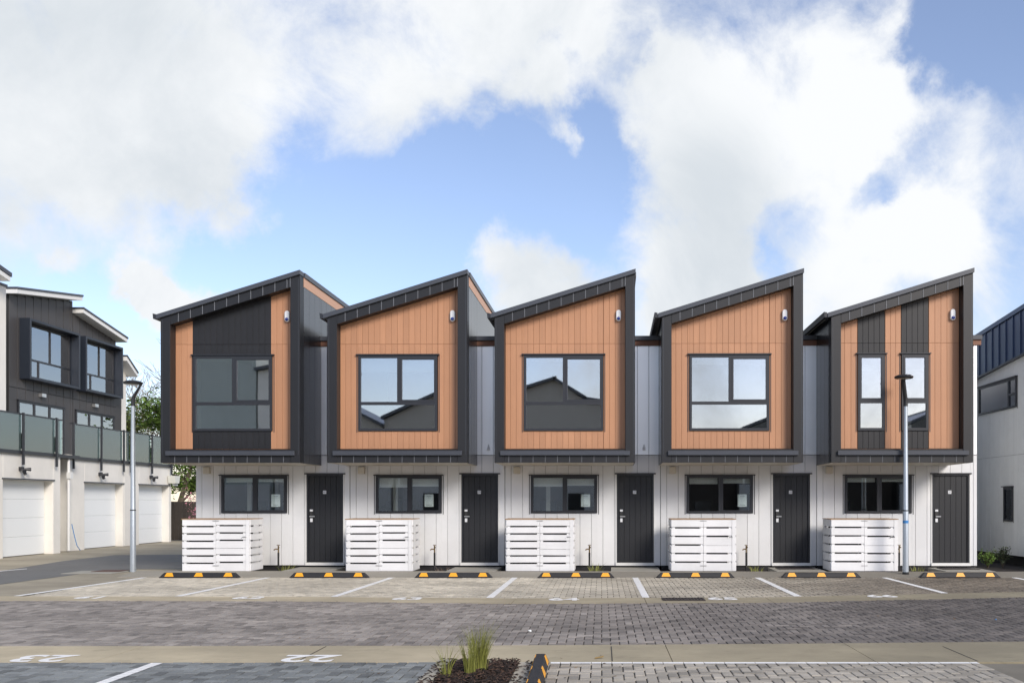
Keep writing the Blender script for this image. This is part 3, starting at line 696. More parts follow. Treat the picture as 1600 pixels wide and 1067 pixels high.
# ------------------------------------------------------------------ slatted bin enclosures
def bin_store(px0, px1, rows_l, rows_r, label, seed):
    rr = random.Random(seed); yfr = 20.42
    u0 = (px0 - PX) * yfr / F; w = (px1 - px0) * yfr / F
    T = thing('bin_enclosure', label, 'bin enclosure', (u0, yfr, .08), -PHI, 'white slatted bin enclosures'); H = 1.13; dp = .75
    half = w * .5 + .0
    # corner posts and uprights behind the slats
    for x in (.02, half - .06, half + .01, w - .145): bx('upright', T, M['slat'], x, x + .06, .022, .06, .01, H - .02)
    bx('corner_post', T, M['slat'], w - .075, w, -.006, .05, .0, H - .005)
    for x in (.004, w - .05): bx('corner_post', T, M['slat'], x, x + .045, dp - .05, dp, .0, H - .01)
    for (a, c, n) in ((0, half - .003, rows_l), (half + .003, w - .08, rows_r)):
        off = rr.choice((-.01, .012, 0)); hgt = (H - .0) / n
        for i in range(n):
            g_ = .034 if not (n == rows_r and a > .1 and i == n // 2) else .006
            z0 = i * hgt + (g_ if i else 0) + off * (1 if i else 0); z1 = (i + 1) * hgt + off * (1 if i < n - 1 else 0)
            s_ = MB(); tl = rr.uniform(-.003, .003)
            s_.xz([(a, z0), (c, z0 + tl), (c, z1 + tl), (a, z1)], 0, .019)
            o = s_.build('slat', M['slat'], T); o.location.y = rr.uniform(-.002, .003)
    n = rows_l
    hgt = H / n
    for X in (-.019, w + .001):
        for i in range(n):
            s_ = MB(); s_.box(X, X + .018, .03, dp, i * hgt + (.034 if i else 0), (i + 1) * hgt); s_.build('side_slat', M['slat'], T)
    for y in (.06, dp - .1):
        for X in (.0, w - .045): bx('upright', T, M['slat'], X + .002, X + .043, y, y + .035, .01, H - .02)
    # lid boards
    for i in range(5):
        yy = -.012 + i * .155; bx('lid_board', T, M['lid'], -.02 + rr.uniform(-.01, .004), w + .015 + rr.uniform(-.008, .008), yy, yy + .148, H + .001, H + .016)
    bx('floor_board', T, M['slat'], .03, w - .03, .07, dp, .0, .02)
    for z in (H - .03, .115):
        h = MB(); h.box(half - .07, half + .07, -.006, -.001, z - .008, z + .008); h.build('hinge', M['steel'], T)
    l_ = MB(); zz = H * .66; l_.box(w - .15, w - .06, -.014, -.006, zz - .006, zz + .010); l_.tube([(w - .15, -.012, zz), (w - .17, -.02, zz - .025)], .006, 6); l_.build('latch', M['steel'] if seed != 5 else M['ink'], T)
    # the two wheelie bins that show dark through the gaps
    wb = MB()
    for a in (.12, w / 2 + .06):
        wb.add([(a, .15, .05), (a + .48, .15, .05), (a + .48, .6, .05), (a, .6, .05), (a - .03, .1, 1.0), (a + .51, .1, 1.0), (a + .51, .68, 1.0), (a - .03, .68, 1.0)],
               [(0, 3, 2, 1), (4, 5, 6, 7), (0, 1, 5, 4), (1, 2, 6, 5), (2, 3, 7, 6), (3, 0, 4, 7)])
    wbo = wb.build('wheelie_bins', M['black'], T)
    return T
bin_store(285, 390, 7, 7, 'leftmost white slatted bin enclosure, its right side widely showing', 1)
bin_store(541, 643.5, 7, 7, 'second white slatted bin enclosure from the left, right side slats showing', 2)
bin_store(791, 896, 7, 7, 'middle white slatted bin enclosure, seen square-on', 3)
bin_store(1049, 1149, 6, 6, 'white bin enclosure of six slat rows, fourth from the left', 4)
bin_store(1299, 1402, 6, 6, 'white slatted bin enclosure with dark latch beside the right lamp post', 5)

# ------------------------------------------------------------------ taps on black pipes, weeds
for i, px in enumerate((435, 679, 921, 1166, 1405)):
    Y = 21.25; X = (px - PX) * Y / F
    T = thing('garden_tap', 'brass tap on a black standpipe ' + ('right of the leftmost bin enclosure', 'right of the second bin enclosure', 'right of the middle bin enclosure', 'right of the fourth bin enclosure', 'half hidden behind the right lamp post')[i], 'tap', (X, Y, .018), -PHI, 'garden taps')
    p = MB(); p.tube([(0, 0, 0), (0, 0, .42)], .022, 10); p.build('pipe', M['black'], T, smooth=True)
    p = MB(); p.tube([(0, 0, .42), (0, 0, .58)], .017, 8); p.tube([(0, -.0, .50), (-.06, -.04, .50), (-.09, -.05, .48)], [.016, .014, .015], 8); p.tube([(.0, -.02, .57), (.03, -.04, .53)], .012, 6); p.box(-.035, .035, -.012, .012, .585, .6); p.build('tap', M['brass'], T, smooth=True)

def blades(mb, c, n, h, spread, lean, w, rr, seg=4):
    for i in range(n):
        a = rr.uniform(0, 2 * math.pi); r = spread * math.sqrt(rr.random()); bx_, by = c[0] + r * math.cos(a), c[1] + r * math.sin(a)
        a2 = a + rr.uniform(-.7, .7); H = h * rr.uniform(.45, 1.05); ln = lean * rr.uniform(.2, 1.0) * H; px_, py = -math.sin(a2), math.cos(a2)
        if rr.random() < .5: px_, py = 1, 0
        vs = []; tone = rr.random()
        for s in range(seg + 1):
            t = s / seg; k = t * t; x = bx_ + math.cos(a2) * ln * k; y = by + math.sin(a2) * ln * k; z = c[2] + H * (t - .15 * k * lean); ww = w * (1 - t * .9)
            vs += [(x - px_ * ww, y - py * ww, z), (x + px_ * ww, y + py * ww, z)]
        mb.add(vs, [(2 * s, 2 * s + 1, 2 * s + 3, 2 * s + 2) for s in range(seg)], tone)
for i, px in enumerate((446, 693, 930, 1180, 1432)):
    Y = 21.1; X = (px - PX) * Y / F; mb = MB(); blades(mb, (0, 0, 0), (30, 14, 34, 26, 26)[i], (.20, .13, .22, .16, .16)[i], .18, .9, .008, random.Random(i), 3)
    o = mb.build('weed', M['blade'] if i != 1 else M['twig'], tones=True); o.location = (X, Y, .02)
    tag(o, ('low green weed beside the leftmost tap', 'withered brown weed beside the second tap', 'spiky weed around the middle tap', 'flat weed in the dark strip beside the fourth tap', 'low weed just right of the right lamp post')[i], 'weed', 'weeds in the soil strip')

# ------------------------------------------------------------------ wheel stops
def wheel_stop(loc, rz, label, length=1.65):
    T = thing('wheel_stop', label, 'wheel stop', loc, rz, 'black and yellow wheel stops'); hl = length / 2
    b = MB(); wb, wt, h, e = .075, .045, .105, .10
    vs = [(-hl, -wb, 0), (hl, -wb, 0), (hl, wb, 0), (-hl, wb, 0), (-hl + e * .2, -wb, .02), (hl - e * .2, -wb, .02), (hl - e * .2, wb, .02), (-hl + e * .2, wb, .02), (-hl + e, -wt, h), (hl - e, -wt, h), (hl - e, wt, h), (-hl + e, wt, h)]
    b.add(vs, [(0, 3, 2, 1), (0, 1, 5, 4), (1, 2, 6, 5), (2, 3, 7, 6), (3, 0, 4, 7), (4, 5, 9, 8), (5, 6, 10, 9), (6, 7, 11, 10), (7, 4, 8, 11), (8, 9, 10, 11)])
    b.build('rubber_body', M['black'], T, bevel=.006)
    for cx in (-.615, -.0, .615):
        p = MB(); e1 = .004
        def q(z): return wb - (wb - wt) * (z - .02) / (h - .02)
        for s in (-1, 1):
            z0, z1 = .028, h - .001
            y0, y1 = s * (q(z0) + e1), s * (q(z1) + e1); y0b, y1b = s * (q(z0) - .004), s * (q(z1) - .004)
            P = [(cx - .095, y0, z0), (cx + .095, y0, z0), (cx + .058, y1, z1), (cx - .058, y1, z1), (cx - .095, y0b, z0), (cx + .095, y0b, z0), (cx + .058, y1b, z1), (cx - .058, y1b, z1)]
            p.add(P, [(0, 1, 2, 3), (4, 7, 6, 5), (0, 4, 5, 1), (1, 5, 6, 2), (2, 6, 7, 3), (3, 7, 4, 0)])
        p.build('reflective_patch', M['yellow'], T)
    return T
names = ['before the leftmost bin enclosure', 'before the leftmost door', 'before the second door', 'before the middle tap', 'before the fourth bin enclosure', 'before the fourth door', 'right of the right lamp post']
for i, (a, c) in enumerate([(250, 375), (453, 577), (648, 770), (839.5, 960.5), (1025, 1148), (1220, 1345), (1436, 1562)]):
    Y = 19.36; wheel_stop((((a + c) / 2 - PX) * Y / F, Y, .017), -PHI * .5, 'black wheel stop with yellow patches ' + names[i], (c - a) * Y / F)
wheel_stop((-.575, 8.25, .017), R(90) + R(1), 'black and yellow wheel stop lying end-on beside the planted nib in the foreground')

# ------------------------------------------------------------------ planted nib in the foreground
b = MB()
b.add([(-1.60, 5.5, 0), (-1.45, 5.5, 0), (-1.45, 9.06, 0), (-1.60, 9.06, 0), (-1.60, 5.5, .05), (-1.46, 5.5, .06), (-1.46, 9.06, .06), (-1.60, 9.06, .045)], [(4, 5, 6, 7), (0, 1, 5, 4), (1, 2, 6, 5), (2, 3, 7, 6), (3, 0, 4, 7)])
b.add([(-.81, 5.5, 0), (-.60, 5.5, 0), (-.60, 9.06, 0), (-.81, 9.06, 0), (-.81, 5.5, .03), (-.60, 5.5, .02), (-.60, 9.06, .02), (-.81, 9.06, .03)], [(4, 5, 6, 7), (0, 1, 5, 4), (1, 2, 6, 5), (2, 3, 7, 6), (3, 0, 4, 7)])
me_o = b.build('nib_kerb', M['stone'], bevel=.01); struct(me_o)
struct(polysheet('nib_soil', [(-1.46, 5.5), (-.80, 5.5), (-.80, 9.06), (-1.46, 9.06)], .022, M['mulch']))
rr = random.Random(3); ch = MB()
for i in range(5200):
    x, y = rr.uniform(-1.46, -.80), rr.uniform(6.2, 9.05)
    if rr.random() < .06: x = rr.choice((rr.uniform(-.80, -.62), rr.uniform(-1.58, -1.46)))
    z = .03 + rr.uniform(0, .035); l_ = rr.uniform(.010, .034); w_ = rr.uniform(.004, .010); a = rr.uniform(0, math.pi); t = rr.uniform(-.4, .4)
    dx, dy = math.cos(a) * l_, math.sin(a) * l_; nx, ny = -math.sin(a) * w_, math.cos(a) * w_; dz = t * l_
    if not (-1.46 < x < -.8): z = .062 if x < -1.4 else .034
    ch.add([(x - dx - nx, y - dy - ny, z - dz), (x + dx - nx, y + dy - ny, z + dz), (x + dx + nx, y + dy + ny, z + dz), (x - dx + nx, y - dy + ny, z - dz), (x, y, z + .008)], [(0, 1, 4), (1, 2, 4), (2, 3, 4), (3, 0, 4)], rr.random() ** 2.2)
o = ch.build('bark_mulch', M['chip'], tones=True); o['kind'] = 'stuff'; o['label'] = 'dark bark mulch in the planted nib'
rr = random.Random(4)
mb = MB(); blades(mb, (0, 0, 0), 210, .46, .065, .42, .0038, rr, 5); blades(mb, (-.05, -.22, 0), 80, .40, .05, .42, .0036, rr, 5); blades(mb, (0, .0, 0), 12, .52, .08, .3, .0025, rr, 5)
o = mb.build('ornamental_grass', M['blade'], tones=True); o.location = (-1.13, 8.55, .03); tag(o, 'large tuft of green ornamental grass in the mulch of the foreground nib', 'grass plant', 'grass plants in the foreground nib')
mb = MB(); blades(mb, (0, 0, 0), 34, .36, .05, .6, .0035, rr, 5)
o = mb.build('ornamental_grass', M['blade'], tones=True); o.location = (-1.38, 8.25, .03); tag(o, 'thin sparse grass wisp at the left edge of the foreground nib', 'grass plant', 'grass plants in the foreground nib')

# ------------------------------------------------------------------ small ground things
T = thing('drain_grate', 'dark slotted drain grate set in the concrete band behind bay number 65', 'drain', (1.32, 15.0, .016))
f = MB()
for r in rects(-.34, .34, -.20, .20, [(-.31, .31, -.17, .17)]): f.box(r[0], r[1], r[2], r[3], 0, .012)
f.build('frame', M['iron'], T); f = MB(); f.box(-.31, .31, -.17, .17, .0005, .002); f.build('pit', M['ink'], T)
for i in range(12): bx('bar', T, M['iron'], -.30 + i * .051, -.278 + i * .051, -.17, .17, .004, .011)
T = thing('access_cover', 'brown square access cover in a white concrete surround beside the left lamp post', 'access cover', (*G(158, 894), .004))
bx('surround', T, M['pad'], -.62, .50, -.5, .35, 0, .012); bx('cover', T, M['rust'], -.22, .40, -.02, .55, .0125, .02)
o = MB().add([(0, 0, 0), (.09, .01, .012), (.10, .05, .02), (.01, .04, .006)], [(0, 1, 2, 3)]).build('dead_leaf', M['leafdead']); o.location = ((929 - PX) * 9.42 / F, 9.3, .019); o.rotation_euler = (0, 0, .1)
tag(o, 'dead yellow leaf lying on the near concrete band', 'leaf')
def crumple(name, loc, s, m, label):
    bmm = bmesh.new(); bmesh.ops.create_icosphere(bmm, subdivisions=2, radius=s)
    for v in bmm.verts: v.co *= .7 + .5 * mnoise.noise(v.co * (2.2 / s) + Vector(loc)); v.co.z *= .6
    me = bpy.data.meshes.new(name); bmm.to_mesh(me); bmm.free(); o = link(name, me, m); o.location = loc; tag(o, label, 'litter'); return o
crumple('paper_scrap', ((828 - PX) * 11.25 / F, 11.25, .028), .03, M['paper'], 'crumpled white paper scrap on the dark paved lane')
crumple('litter_scrap', ((1556 - PX) * 12.4 / F, 12.4, .022), .018, M['sticker'], 'tiny blue scrap on the paved lane at the right')

rr = random.Random(77); lt = MB()
for i in range(150):
    m_ = rr.random()
    if m_ < .35: x, y, z = rr.uniform(-9, 8), 19.40 + abs(rr.gauss(0, .05)) * rr.choice((-1, 1)) * .6, .022
    elif m_ < .55: x, y, z = rr.uniform(-2.2, .2), rr.uniform(8.2, 9.6), .022
    elif m_ < .75: x = rr.uniform(-9, 7); y, z = interp(FB, x) - abs(rr.gauss(0, .06)), .022
    else: x, y, z = rr.uniform(-9, 7), rr.uniform(9.3, 19), .022
    a = rr.uniform(0, 6.28); l_ = rr.uniform(.010, .026); w_ = l_ * .4; dx, dy = math.cos(a) * l_, math.sin(a) * l_; nx, ny = -math.sin(a) * w_, math.cos(a) * w_
    lt.add([(x - dx, y - dy, z), (x + nx, y + ny, z + rr.uniform(0, .008)), (x + dx, y + dy, z + rr.uniform(0, .01)), (x - nx, y - ny, z)], [(0, 1, 2, 3)], rr.random())
M['litter'] = mat('leaf_litter', (.14, .085, .035), .8, attr=.8)
o = lt.build('leaf_litter', M['litter'], tones=True); o['kind'] = 'stuff'; o['label'] = 'small dry leaves scattered over the paving'

# ------------------------------------------------------------------ lamp posts
def lamp(px, Y, label, mode):
    T = thing('street_lamp', label, 'street lamp', ((px - PX) * Y / F, Y, .0), 0, 'street lamps')
    zt = CH + (HY - 626) * Y / F
    p = MB(); p.tube([(0, 0, 0), (0, 0, 1.4), (0, 0, 1.42), (0, 0, zt)], [.064, .060, .056, .040], 18); p.build('pole', M['galv'], T, smooth=True)
    p = MB(); p.tube([(0, 0, .0), (0, 0, .10)], .068, 18); p.build('base_sleeve', M['lampblk'] if mode else M['galv'], T, smooth=True)
    p = MB(); p.tube([(0, 0, 1.398), (0, 0, 1.422)], .0625, 18); p.build('clamp_band', M['lampblk'], T)
    hz = CH + (HY - (598 if mode == 0 else 590)) * Y / F
    p = MB()
    if mode == 0:
        p.tube([(0, 0, zt - .12), (0, 0, zt + .04), (.03, 0, zt + .12), (.13, 0, hz - .13), (.19, 0, hz - .02), (.20, 0, hz + .01)], [.046, .044, .034, .028, .026, .024], 10); hx = 0.0
    else:
        p.tube([(0, 0, zt - .12), (0, 0, zt + .04), (-.02, -.02, zt + .12), (-.07, -.08, hz - .10), (-.085, -.10, hz - .03)], [.048, .046, .046, .044, .048], 10); hx = -.07
    p.build('arm', M['lampblk'], T, smooth=True)
    r = .215 if mode == 0 else .20
    h = MB(); h.lathe([(r * .55, -.035), (r * .9, -.030), (r, -.005), (r * .96, .012), (r * .72, .040), (r * .35, .054), (.004, .056)], (hx, -.10 if mode else 0, hz), 28); h.build('lamp_head', M['lampblk'], T, smooth=True)
    h = MB(); h.lathe([(.004, -.046), (r * .5, -.044), (r * .62, -.0365)], (hx, -.10 if mode else 0, hz), 24); h.build('diffuser', M['lens'], T, smooth=True)
    if mode: 
        h = MB(); h.tube([(0, 0, 1.14), (0, 0, 1.20)], .0625, 18, cap=False); h.build('sticker', M['sticker'], T, smooth=True)
lamp(207.8, 21.2, 'galvanised street lamp on the left in front of the white garages', 0)
lamp(1415, 19.85, 'galvanised street lamp in front of the striped rightmost house, black base and blue sticker', 1)

# ------------------------------------------------------------------ left terrace: garages, balconies, upper storeys (local x = world Y, local -y = world +X)
def left_unit(label, X, a0, a1, door, posts, upX, upa, light_a, garage_label=None):
    T = thing('garage_townhouse', label, 'house', (X, 0, 0), R(90), 'townhouses over garages on the left')
    w = MB()
    for r in rects(a0, a1, 0, 3.06, [(door[0], door[1], -1, 2.24)]): w.box(r[0], r[1], 0, .30, r[2], r[3])
    w.box(a0, a0 + .2, .30, 6, 0, 3.06); w.box(a1 - .2, a1, .30, 6, 0, 3.06); w.build('garage_wall', M['render'], T, bevel=.01)
    w = MB(); w.box(a0 - .02, a1 + .02, -.04, 6, 3.062, 3.14); w.build('balcony_slab', M['render'], T)
    gd = MB(); gd.box(door[0], door[1], .30, .33, 0.01, 2.24); g_ = gd.build('garage_door', M['wback'], T)
    for i in range(4): bx('door_panel', g_, M['garage'], door[0] + .005, door[1] - .005, .27, .30, .02 + i * .555, .02 + i * .555 + .551, .006)
    e = MB(); e.box(door[0] - .05, door[1] + .05, -.03, -.0, 2.245, 2.285); e.build('drip_edge', M['cap'], T)
    # balustrade
    B_ = sub(T, 'balustrade')
    bx('bottom_rail', B_, M['frame'], a0, a1, -.075, -.045, 2.99, 3.09); bx('top_rail', B_, M['frame'], a0, a1, -.08, -.04, 4.13, 4.17)
    pp = [a0] + posts + [a1]
    for p_ in posts: bx('post', B_, M['frame'], p_ - .03, p_ + .03, -.135, -.082, 2.68, 4.19)
    for p_, q_ in zip(pp, pp[1:]):
        if q_ - p_ > .12: bx('glass_panel', B_, M['balus'], p_ + .035, q_ - .035, -.064, -.054, 3.092, 4.128)
    # twin floodlight under the middle post
    if light_a:
        F_ = MB(); F_.box(light_a - .05, light_a + .05, -.10, .0, 2.50, 2.62); F_.tube([(light_a - .05, -.1, 2.55), (light_a - .16, -.24, 2.48)], [.03, .055], 10); F_.tube([(light_a + .05, -.1, 2.55), (light_a + .17, -.22, 2.55)], [.03, .055], 10)
        F_.tube([(light_a, -.1, 2.5), (light_a, -.17, 2.40)], [.03, .05], 10); F_.build('floodlight', M['frame'], T, smooth=True)
    return T
A = left_unit('white rendered house end at the far left edge, with air conditioner behind the glass balcony', -16.9, 18.0, 28.98, (26.2, 28.6), [23.7, 25.3, 26.95, 28.6], -18.6, None, 26.95)
B = left_unit('dark-clad house over the middle white garage, with the nearer of the two framed upper windows', -17.3, 30.1, 33.62, (31.05, 33.55 - .0), [30.22, 31.9, 33.4], -19.5, None, 31.95)
C = left_unit('dark-clad house over the furthest white garage, behind the left lamp post', -17.3, 33.64, 37.3, (34.7, 37.1 - .0), [33.9, 35.5, 37.1], -19.5, None, 35.55)
# A: upper storey
d = 1.7
w = MB(); w.box(18, 28.98, d, 6, 3.14, 8.30); w.build('upper_wall', M['render'], A)
bx('wall_cap', A, M['cap'], 18, 29.02, d - .03, 6, 8.302, 8.38)
r_ = MB(); r_.xz([(20, 10.24), (28.5, 8.50), (28.5, 8.62), (20, 10.36)], 1.2, 6); r_.build('roof', M['cap'], A)
r_ = MB(); r_.xz([(20, 10.10), (28.46, 8.36), (28.46, 8.495), (20, 10.235)], 1.23, 6); r_.build('roof_fascia', M['whitetrim'], A)
bx('recess_wall', A, M['render'], 28.981, 30.09, 1.3, 1.4, 0, 3.06)
bx('recess_slab', A, M['frame'], 28.99, 30.08, .0, 1.3, 2.99, 3.09)
ac = thing('air_conditioner', 'off-white air conditioner unit with round fan behind the left glass balustrade', 'air conditioner', (-17.45, 27.3, 3.142), R(90))
bx('casing', ac, M['ac'], -.4, .4, .0, .32, .04, .72, .01)
q = MB(); q.lathe([(.24, 0), (.25, .02), (.20, .025)], n=20); o = q.build('fan_grille', M['fence'], ac, smooth=True); o.rotation_euler = (R(90), 0, 0); o.location = (-.12, .002, .40)
q = MB(); q.box(-.35, -.28, .0, .3, 0, .04); q.box(.28, .35, 0, .3, 0, .04); q.build('foot', M['black'], ac)
# B and C: upper storeys
d = 2.2
for T, a0, a1, za, zb_, wa0, wa1, sa0, sa1 in ((B, 30.5, 34.18, 8.45, 9.02, 31.05, 34.05, 30.95, 33.6), (C, 34.2, 37.22, 8.60, 8.08, 34.42, 37.10, 34.35, 37.05)):
    wb0, wb1 = 5.72, 7.76
    zt = lambda p, q: min(za + (zb_ - za) * (p - a0) / (a1 - a0), za + (zb_ - za) * (q - a0) / (a1 - a0)) - .02
    holes = [(wa0 + .1, wa1 - .1, wb0 + .1, wb1 - .1), (sa0, sa1, 3.14, 5.0)]
    boards(T, M['darkclad'], a0, a1, .44, a0, 3.14, zt, holes, y=d - .02, th=.02, gap=.022, splits=(5.39,))
    w = MB()
    for r in rects(a0, a1, 3.14, 8.2, holes): w.box(r[0], r[1], d + .002, d + .06, r[2], r[3])
    w.xz([(a0, 8.2), (a1, 8.2), (a1, zb_ - .02), (a0, za - .02)], d + .002, d + .06)
    w.build('joint_backing', M['ink'], T); w = MB()
    w.xz([(a0, 8.0), (a1, 8.0), (a1, zb_ - .02), (a0, za - .02)], d + .064, d + .12)
    w.box(a0, a0 + .12, d + .12, 6, 3.14, 8.0); w.box(a1 - .12, a1, d + .12, 6, 3.14, 8.0); w.box(a0, a1, 5.8, 5.9, 3.14, 8.0); w.build('upper_wall', M['darkclad'], T)
    # projecting window box
    b_ = MB(); t_ = .09
    b_.box(wa0, wa0 + t_, d - .38, d + .1, wb0, wb1); b_.box(wa1 - t_, wa1, d - .38, d + .1, wb0, wb1); b_.box(wa0 + t_, wa1 - t_, d - .38, d + .1, wb0, wb0 + t_); b_.box(wa0 + t_, wa1 - t_, d - .38, d + .1, wb1 - t_, wb1)
    bo = b_.build('window_surround', M['bluebox'], T, bevel=.008)
    x0, x1, z0, z1 = wa0 + .1, wa1 - .1, wb0 + .1, wb1 - .1; mx = x0 + (x1 - x0) * .56; mz = z0 + .62; mx2 = x0 + (x1 - x0) * .32
    Wd = window(T, x0, x1, z0, z1, d - .02, .05, [(x0 + .06, mx - .03, mz + .03, z1 - .06, 0), (mx + .03, x1 - .06, mz + .03, z1 - .06, 0), (x0 + .06, mx2 - .03, z0 + .06, mz - .03, 0), (mx2 + .03, x1 - .06, z0 + .06, mz - .03, 0)], M['frame'], M['glassup'], flash=False, proud=.05)
    for q_ in (x0 + .08, x1 - .30): bx('curtain', Wd, M['blind'], q_, q_ + .22, d + .2, d + .22, z0, z1)
    bx('ceiling_panel', T, M['roomw'], x0 - .2, x1 + .2, 5.0, 5.1, 5.4, 7.9)
    x0, x1, z0, z1 = sa0, sa1, 3.14, 5.0; th = (x1 - x0) / 3
    Wd = window(T, x0, x1, z0, z1, d - .02, .05, [(x0 + .06 + i * th - (.02 if i else 0), x0 + (i + 1) * th - .06 + .02, z0 + .06, z1 - .07, 0) for i in range(3)], M['frame'], M['glassup'], name='sliding_door', proud=.04)
    bx('blind', Wd, M['blind'], x0 + .05, x1 - .05, d + .25, d + .26, z0, z1 - .1)
    bx('wall_light', T, M['steel'], (a0 + a1) / 2 - .22, (a0 + a1) / 2 + .02, d - .14, d - .022, 5.24, 5.36)
    # roof plate over the storey, with overhang
    zr0, zr1 = (8.62, 9.21) if T is B else (8.77, 8.23); p0, p1 = (30.28, 34.14) if T is B else (34.16, 37.38)
    r_ = MB(); r_.xz([(p0, zr0 - .07), (p1, zr1 - .07), (p1, zr1), (p0, zr0)], d - .45, 6); r_.build('roof', M['cap'], T, bevel=.005)
    r_ = MB(); r_.xz([(p0 + .02, zr0 - .21), (p1 - .02, zr1 - .21), (p1 - .02, zr1 - .072), (p0 + .02, zr0 - .072)], d - .42, 6); r_.build('roof_fascia', M['whitetrim'], T)
# end sliver beyond C
DT = thing('garage_townhouse', 'last narrow house end of the left terrace, with the lowest sloping roof', 'house', (-17.3, 0, 0), R(90), 'townhouses over garages on the left')
bx('upper_wall', DT, M['darkclad'], 37.24, 37.68, 2.2, 6, 3.14, 7.2); bx('end_wall', DT, M['render'], 37.69, 38.05, 2.2, 6, 3.14, 7.0)
r_ = MB(); r_.xz([(37.3, 7.44), (38.2, 6.88), (38.2, 6.95), (37.3, 7.51)], 1.75, 6); r_.build('roof', M['cap'], DT)
r_ = MB(); r_.xz([(37.3, 7.28), (38.18, 6.74), (38.18, 6.875), (37.3, 7.435)], 1.78, 6); r_.build('roof_fascia', M['whitetrim'], DT)
bx('garage_wall', DT, M['render'], 37.31, 38.05, .9, 6, 0, 3.12)
# rain head + downpipes
T = thing('rain_head', 'cream rainwater box with short pipe at the far corner of the garages', 'rain head', (-17.28, 37.15, 2.35), R(90))
q = MB(); q.xz([(-.16, 0), (.16, 0), (.24, .30), (-.24, .30)], -.30, -.01); q.build('box', M['ac'], T); q = MB(); q.tube([(0, -.15, -.08), (0, -.15, 0)], .05, 10); q.tube([(0, -.15, -.06), (.2, -.2, -.06)], .04, 8); q.build('pipe', M['whitetrim'], T)
T = thing('downpipe', 'white downpipe with blue hose in the dark gap between the first two garages', 'downpipe', (-17.0, 29.6, 0), R(90))
q = MB(); q.tube([(0, 0, .05), (0, 0, 2.95)], .045, 10); q.build('pipe', M['whitetrim'], T, smooth=True); q = MB(); q.box(-.08, .08, -.1, .02, 2.35, 2.55); q.build('bracket_box', M['whitetrim'], T)
q = MB(); q.tube([(.0, -.1, .9), (.05, -.16, .5), (.12, -.2, .2), (.3, -.2, .05)], .012, 6); q.build('hose', M['sticker'], T)

# ------------------------------------------------------------------ right house (faces -X)
T = thing('neighbour_house', 'pale grey board-clad house with navy metal roof at the right edge', 'house', (10.0, 0, 0), R(-90))
zt = lambda p, q: 4.888 + .077 * (24.66 + p) - .004
a0, a1 = -30.0, -21.2
wn_up = (-24.58, -22.34, 3.88, 4.61); wn_lo = (-23.05, -22.56, 1.12, 1.96)
boards(T, M['rwhite'], a0, a1, .267, a0, .30, zt, [wn_up, wn_lo], y=0, th=.018, splits=(2.73,))
w = MB()
for r in rects(a0, a1, .30, 4.45, [wn_up, wn_lo]): w.box(r[0], r[1], .02, .12, r[2], r[3])
for r in rects(a0, a1, 4.45, 4.62, [wn_up]): w.box(r[0], r[1], .02, .12, r[2], r[3])
w.box(a1 - .12, a1, .12, 8, .30, 4.9); w.build('wall_backing', M['wback'], T)
w = MB(); w.box(a1 + .001, a1 + .02, 0, 8, .3, 5.1); w.build('end_wall', M['rwhite'], T)
w = MB(); w.box(a0, a1 - .1, .3, 8, -.05, .30); w.build('plinth', M['black'], T)
x = a0
while x < a1 + .05:
    x2 = min(x + .40, a1 + .08); z = 4.888 + .077 * (24.66 + x); z2 = 4.888 + .077 * (24.66 + x2)
    q = MB(); q.xz([(x + .006, z), (x2 - .006, z2), (x2 - .006, z2 + 1.02), (x + .006, z + 1.02)], -.06, .0); q.build('roof_panel', M['bluroof'], T)
    q = MB(); q.xz([(x2 - .012, z2), (x2 + .012, z2), (x2 + .012, z2 + 1.02), (x2 - .012, z2 + 1.02)], -.085, -.061); q.build('roof_seam', M['bluroof'], T); x = x2
q = MB(); z, z2 = 4.888 + .077 * (24.66 + a0), 4.888 + .077 * (24.66 + a1 + .1)
q.xz([(a0, z + 1.022), (a1 + .1, z2 + 1.022), (a1 + .1, z2 + 1.13), (a0, z + 1.13)], -.10, 8); q.build('roof', M['bluroof'], T)
q = MB(); q.xz([(a0, z - .05), (a1 + .1, z2 - .05), (a1 + .1, z2 - .004), (a0, z - .004)], -.09, .0); q.build('roof_drip', M['frame'], T)
x0, x1, z0, z1 = wn_up; W1 = window(T, x0, x1, z0, z1, 0, .05, [(x0 + .05, -22.80, z0 + .05, z1 - .05, 0), (-22.74, x1 - .05, z0 + .36, z1 - .05, 0), (-22.74, x1 - .05, z0 + .05, z0 + .31, 0)], M['frame'], M['glassup'])
x0, x1, z0, z1 = wn_lo; W2 = window(T, x0, x1, z0, z1, 0, .05, [(x0 + .05, x1 - .05, z0 + .05, z1 - .05, 0)], M['frame'], M['glass'])
q = MB(); q.box(-24.9, -21.6, 2.0, 2.05, .3, 4.6); q.build('room', M['room'], T)

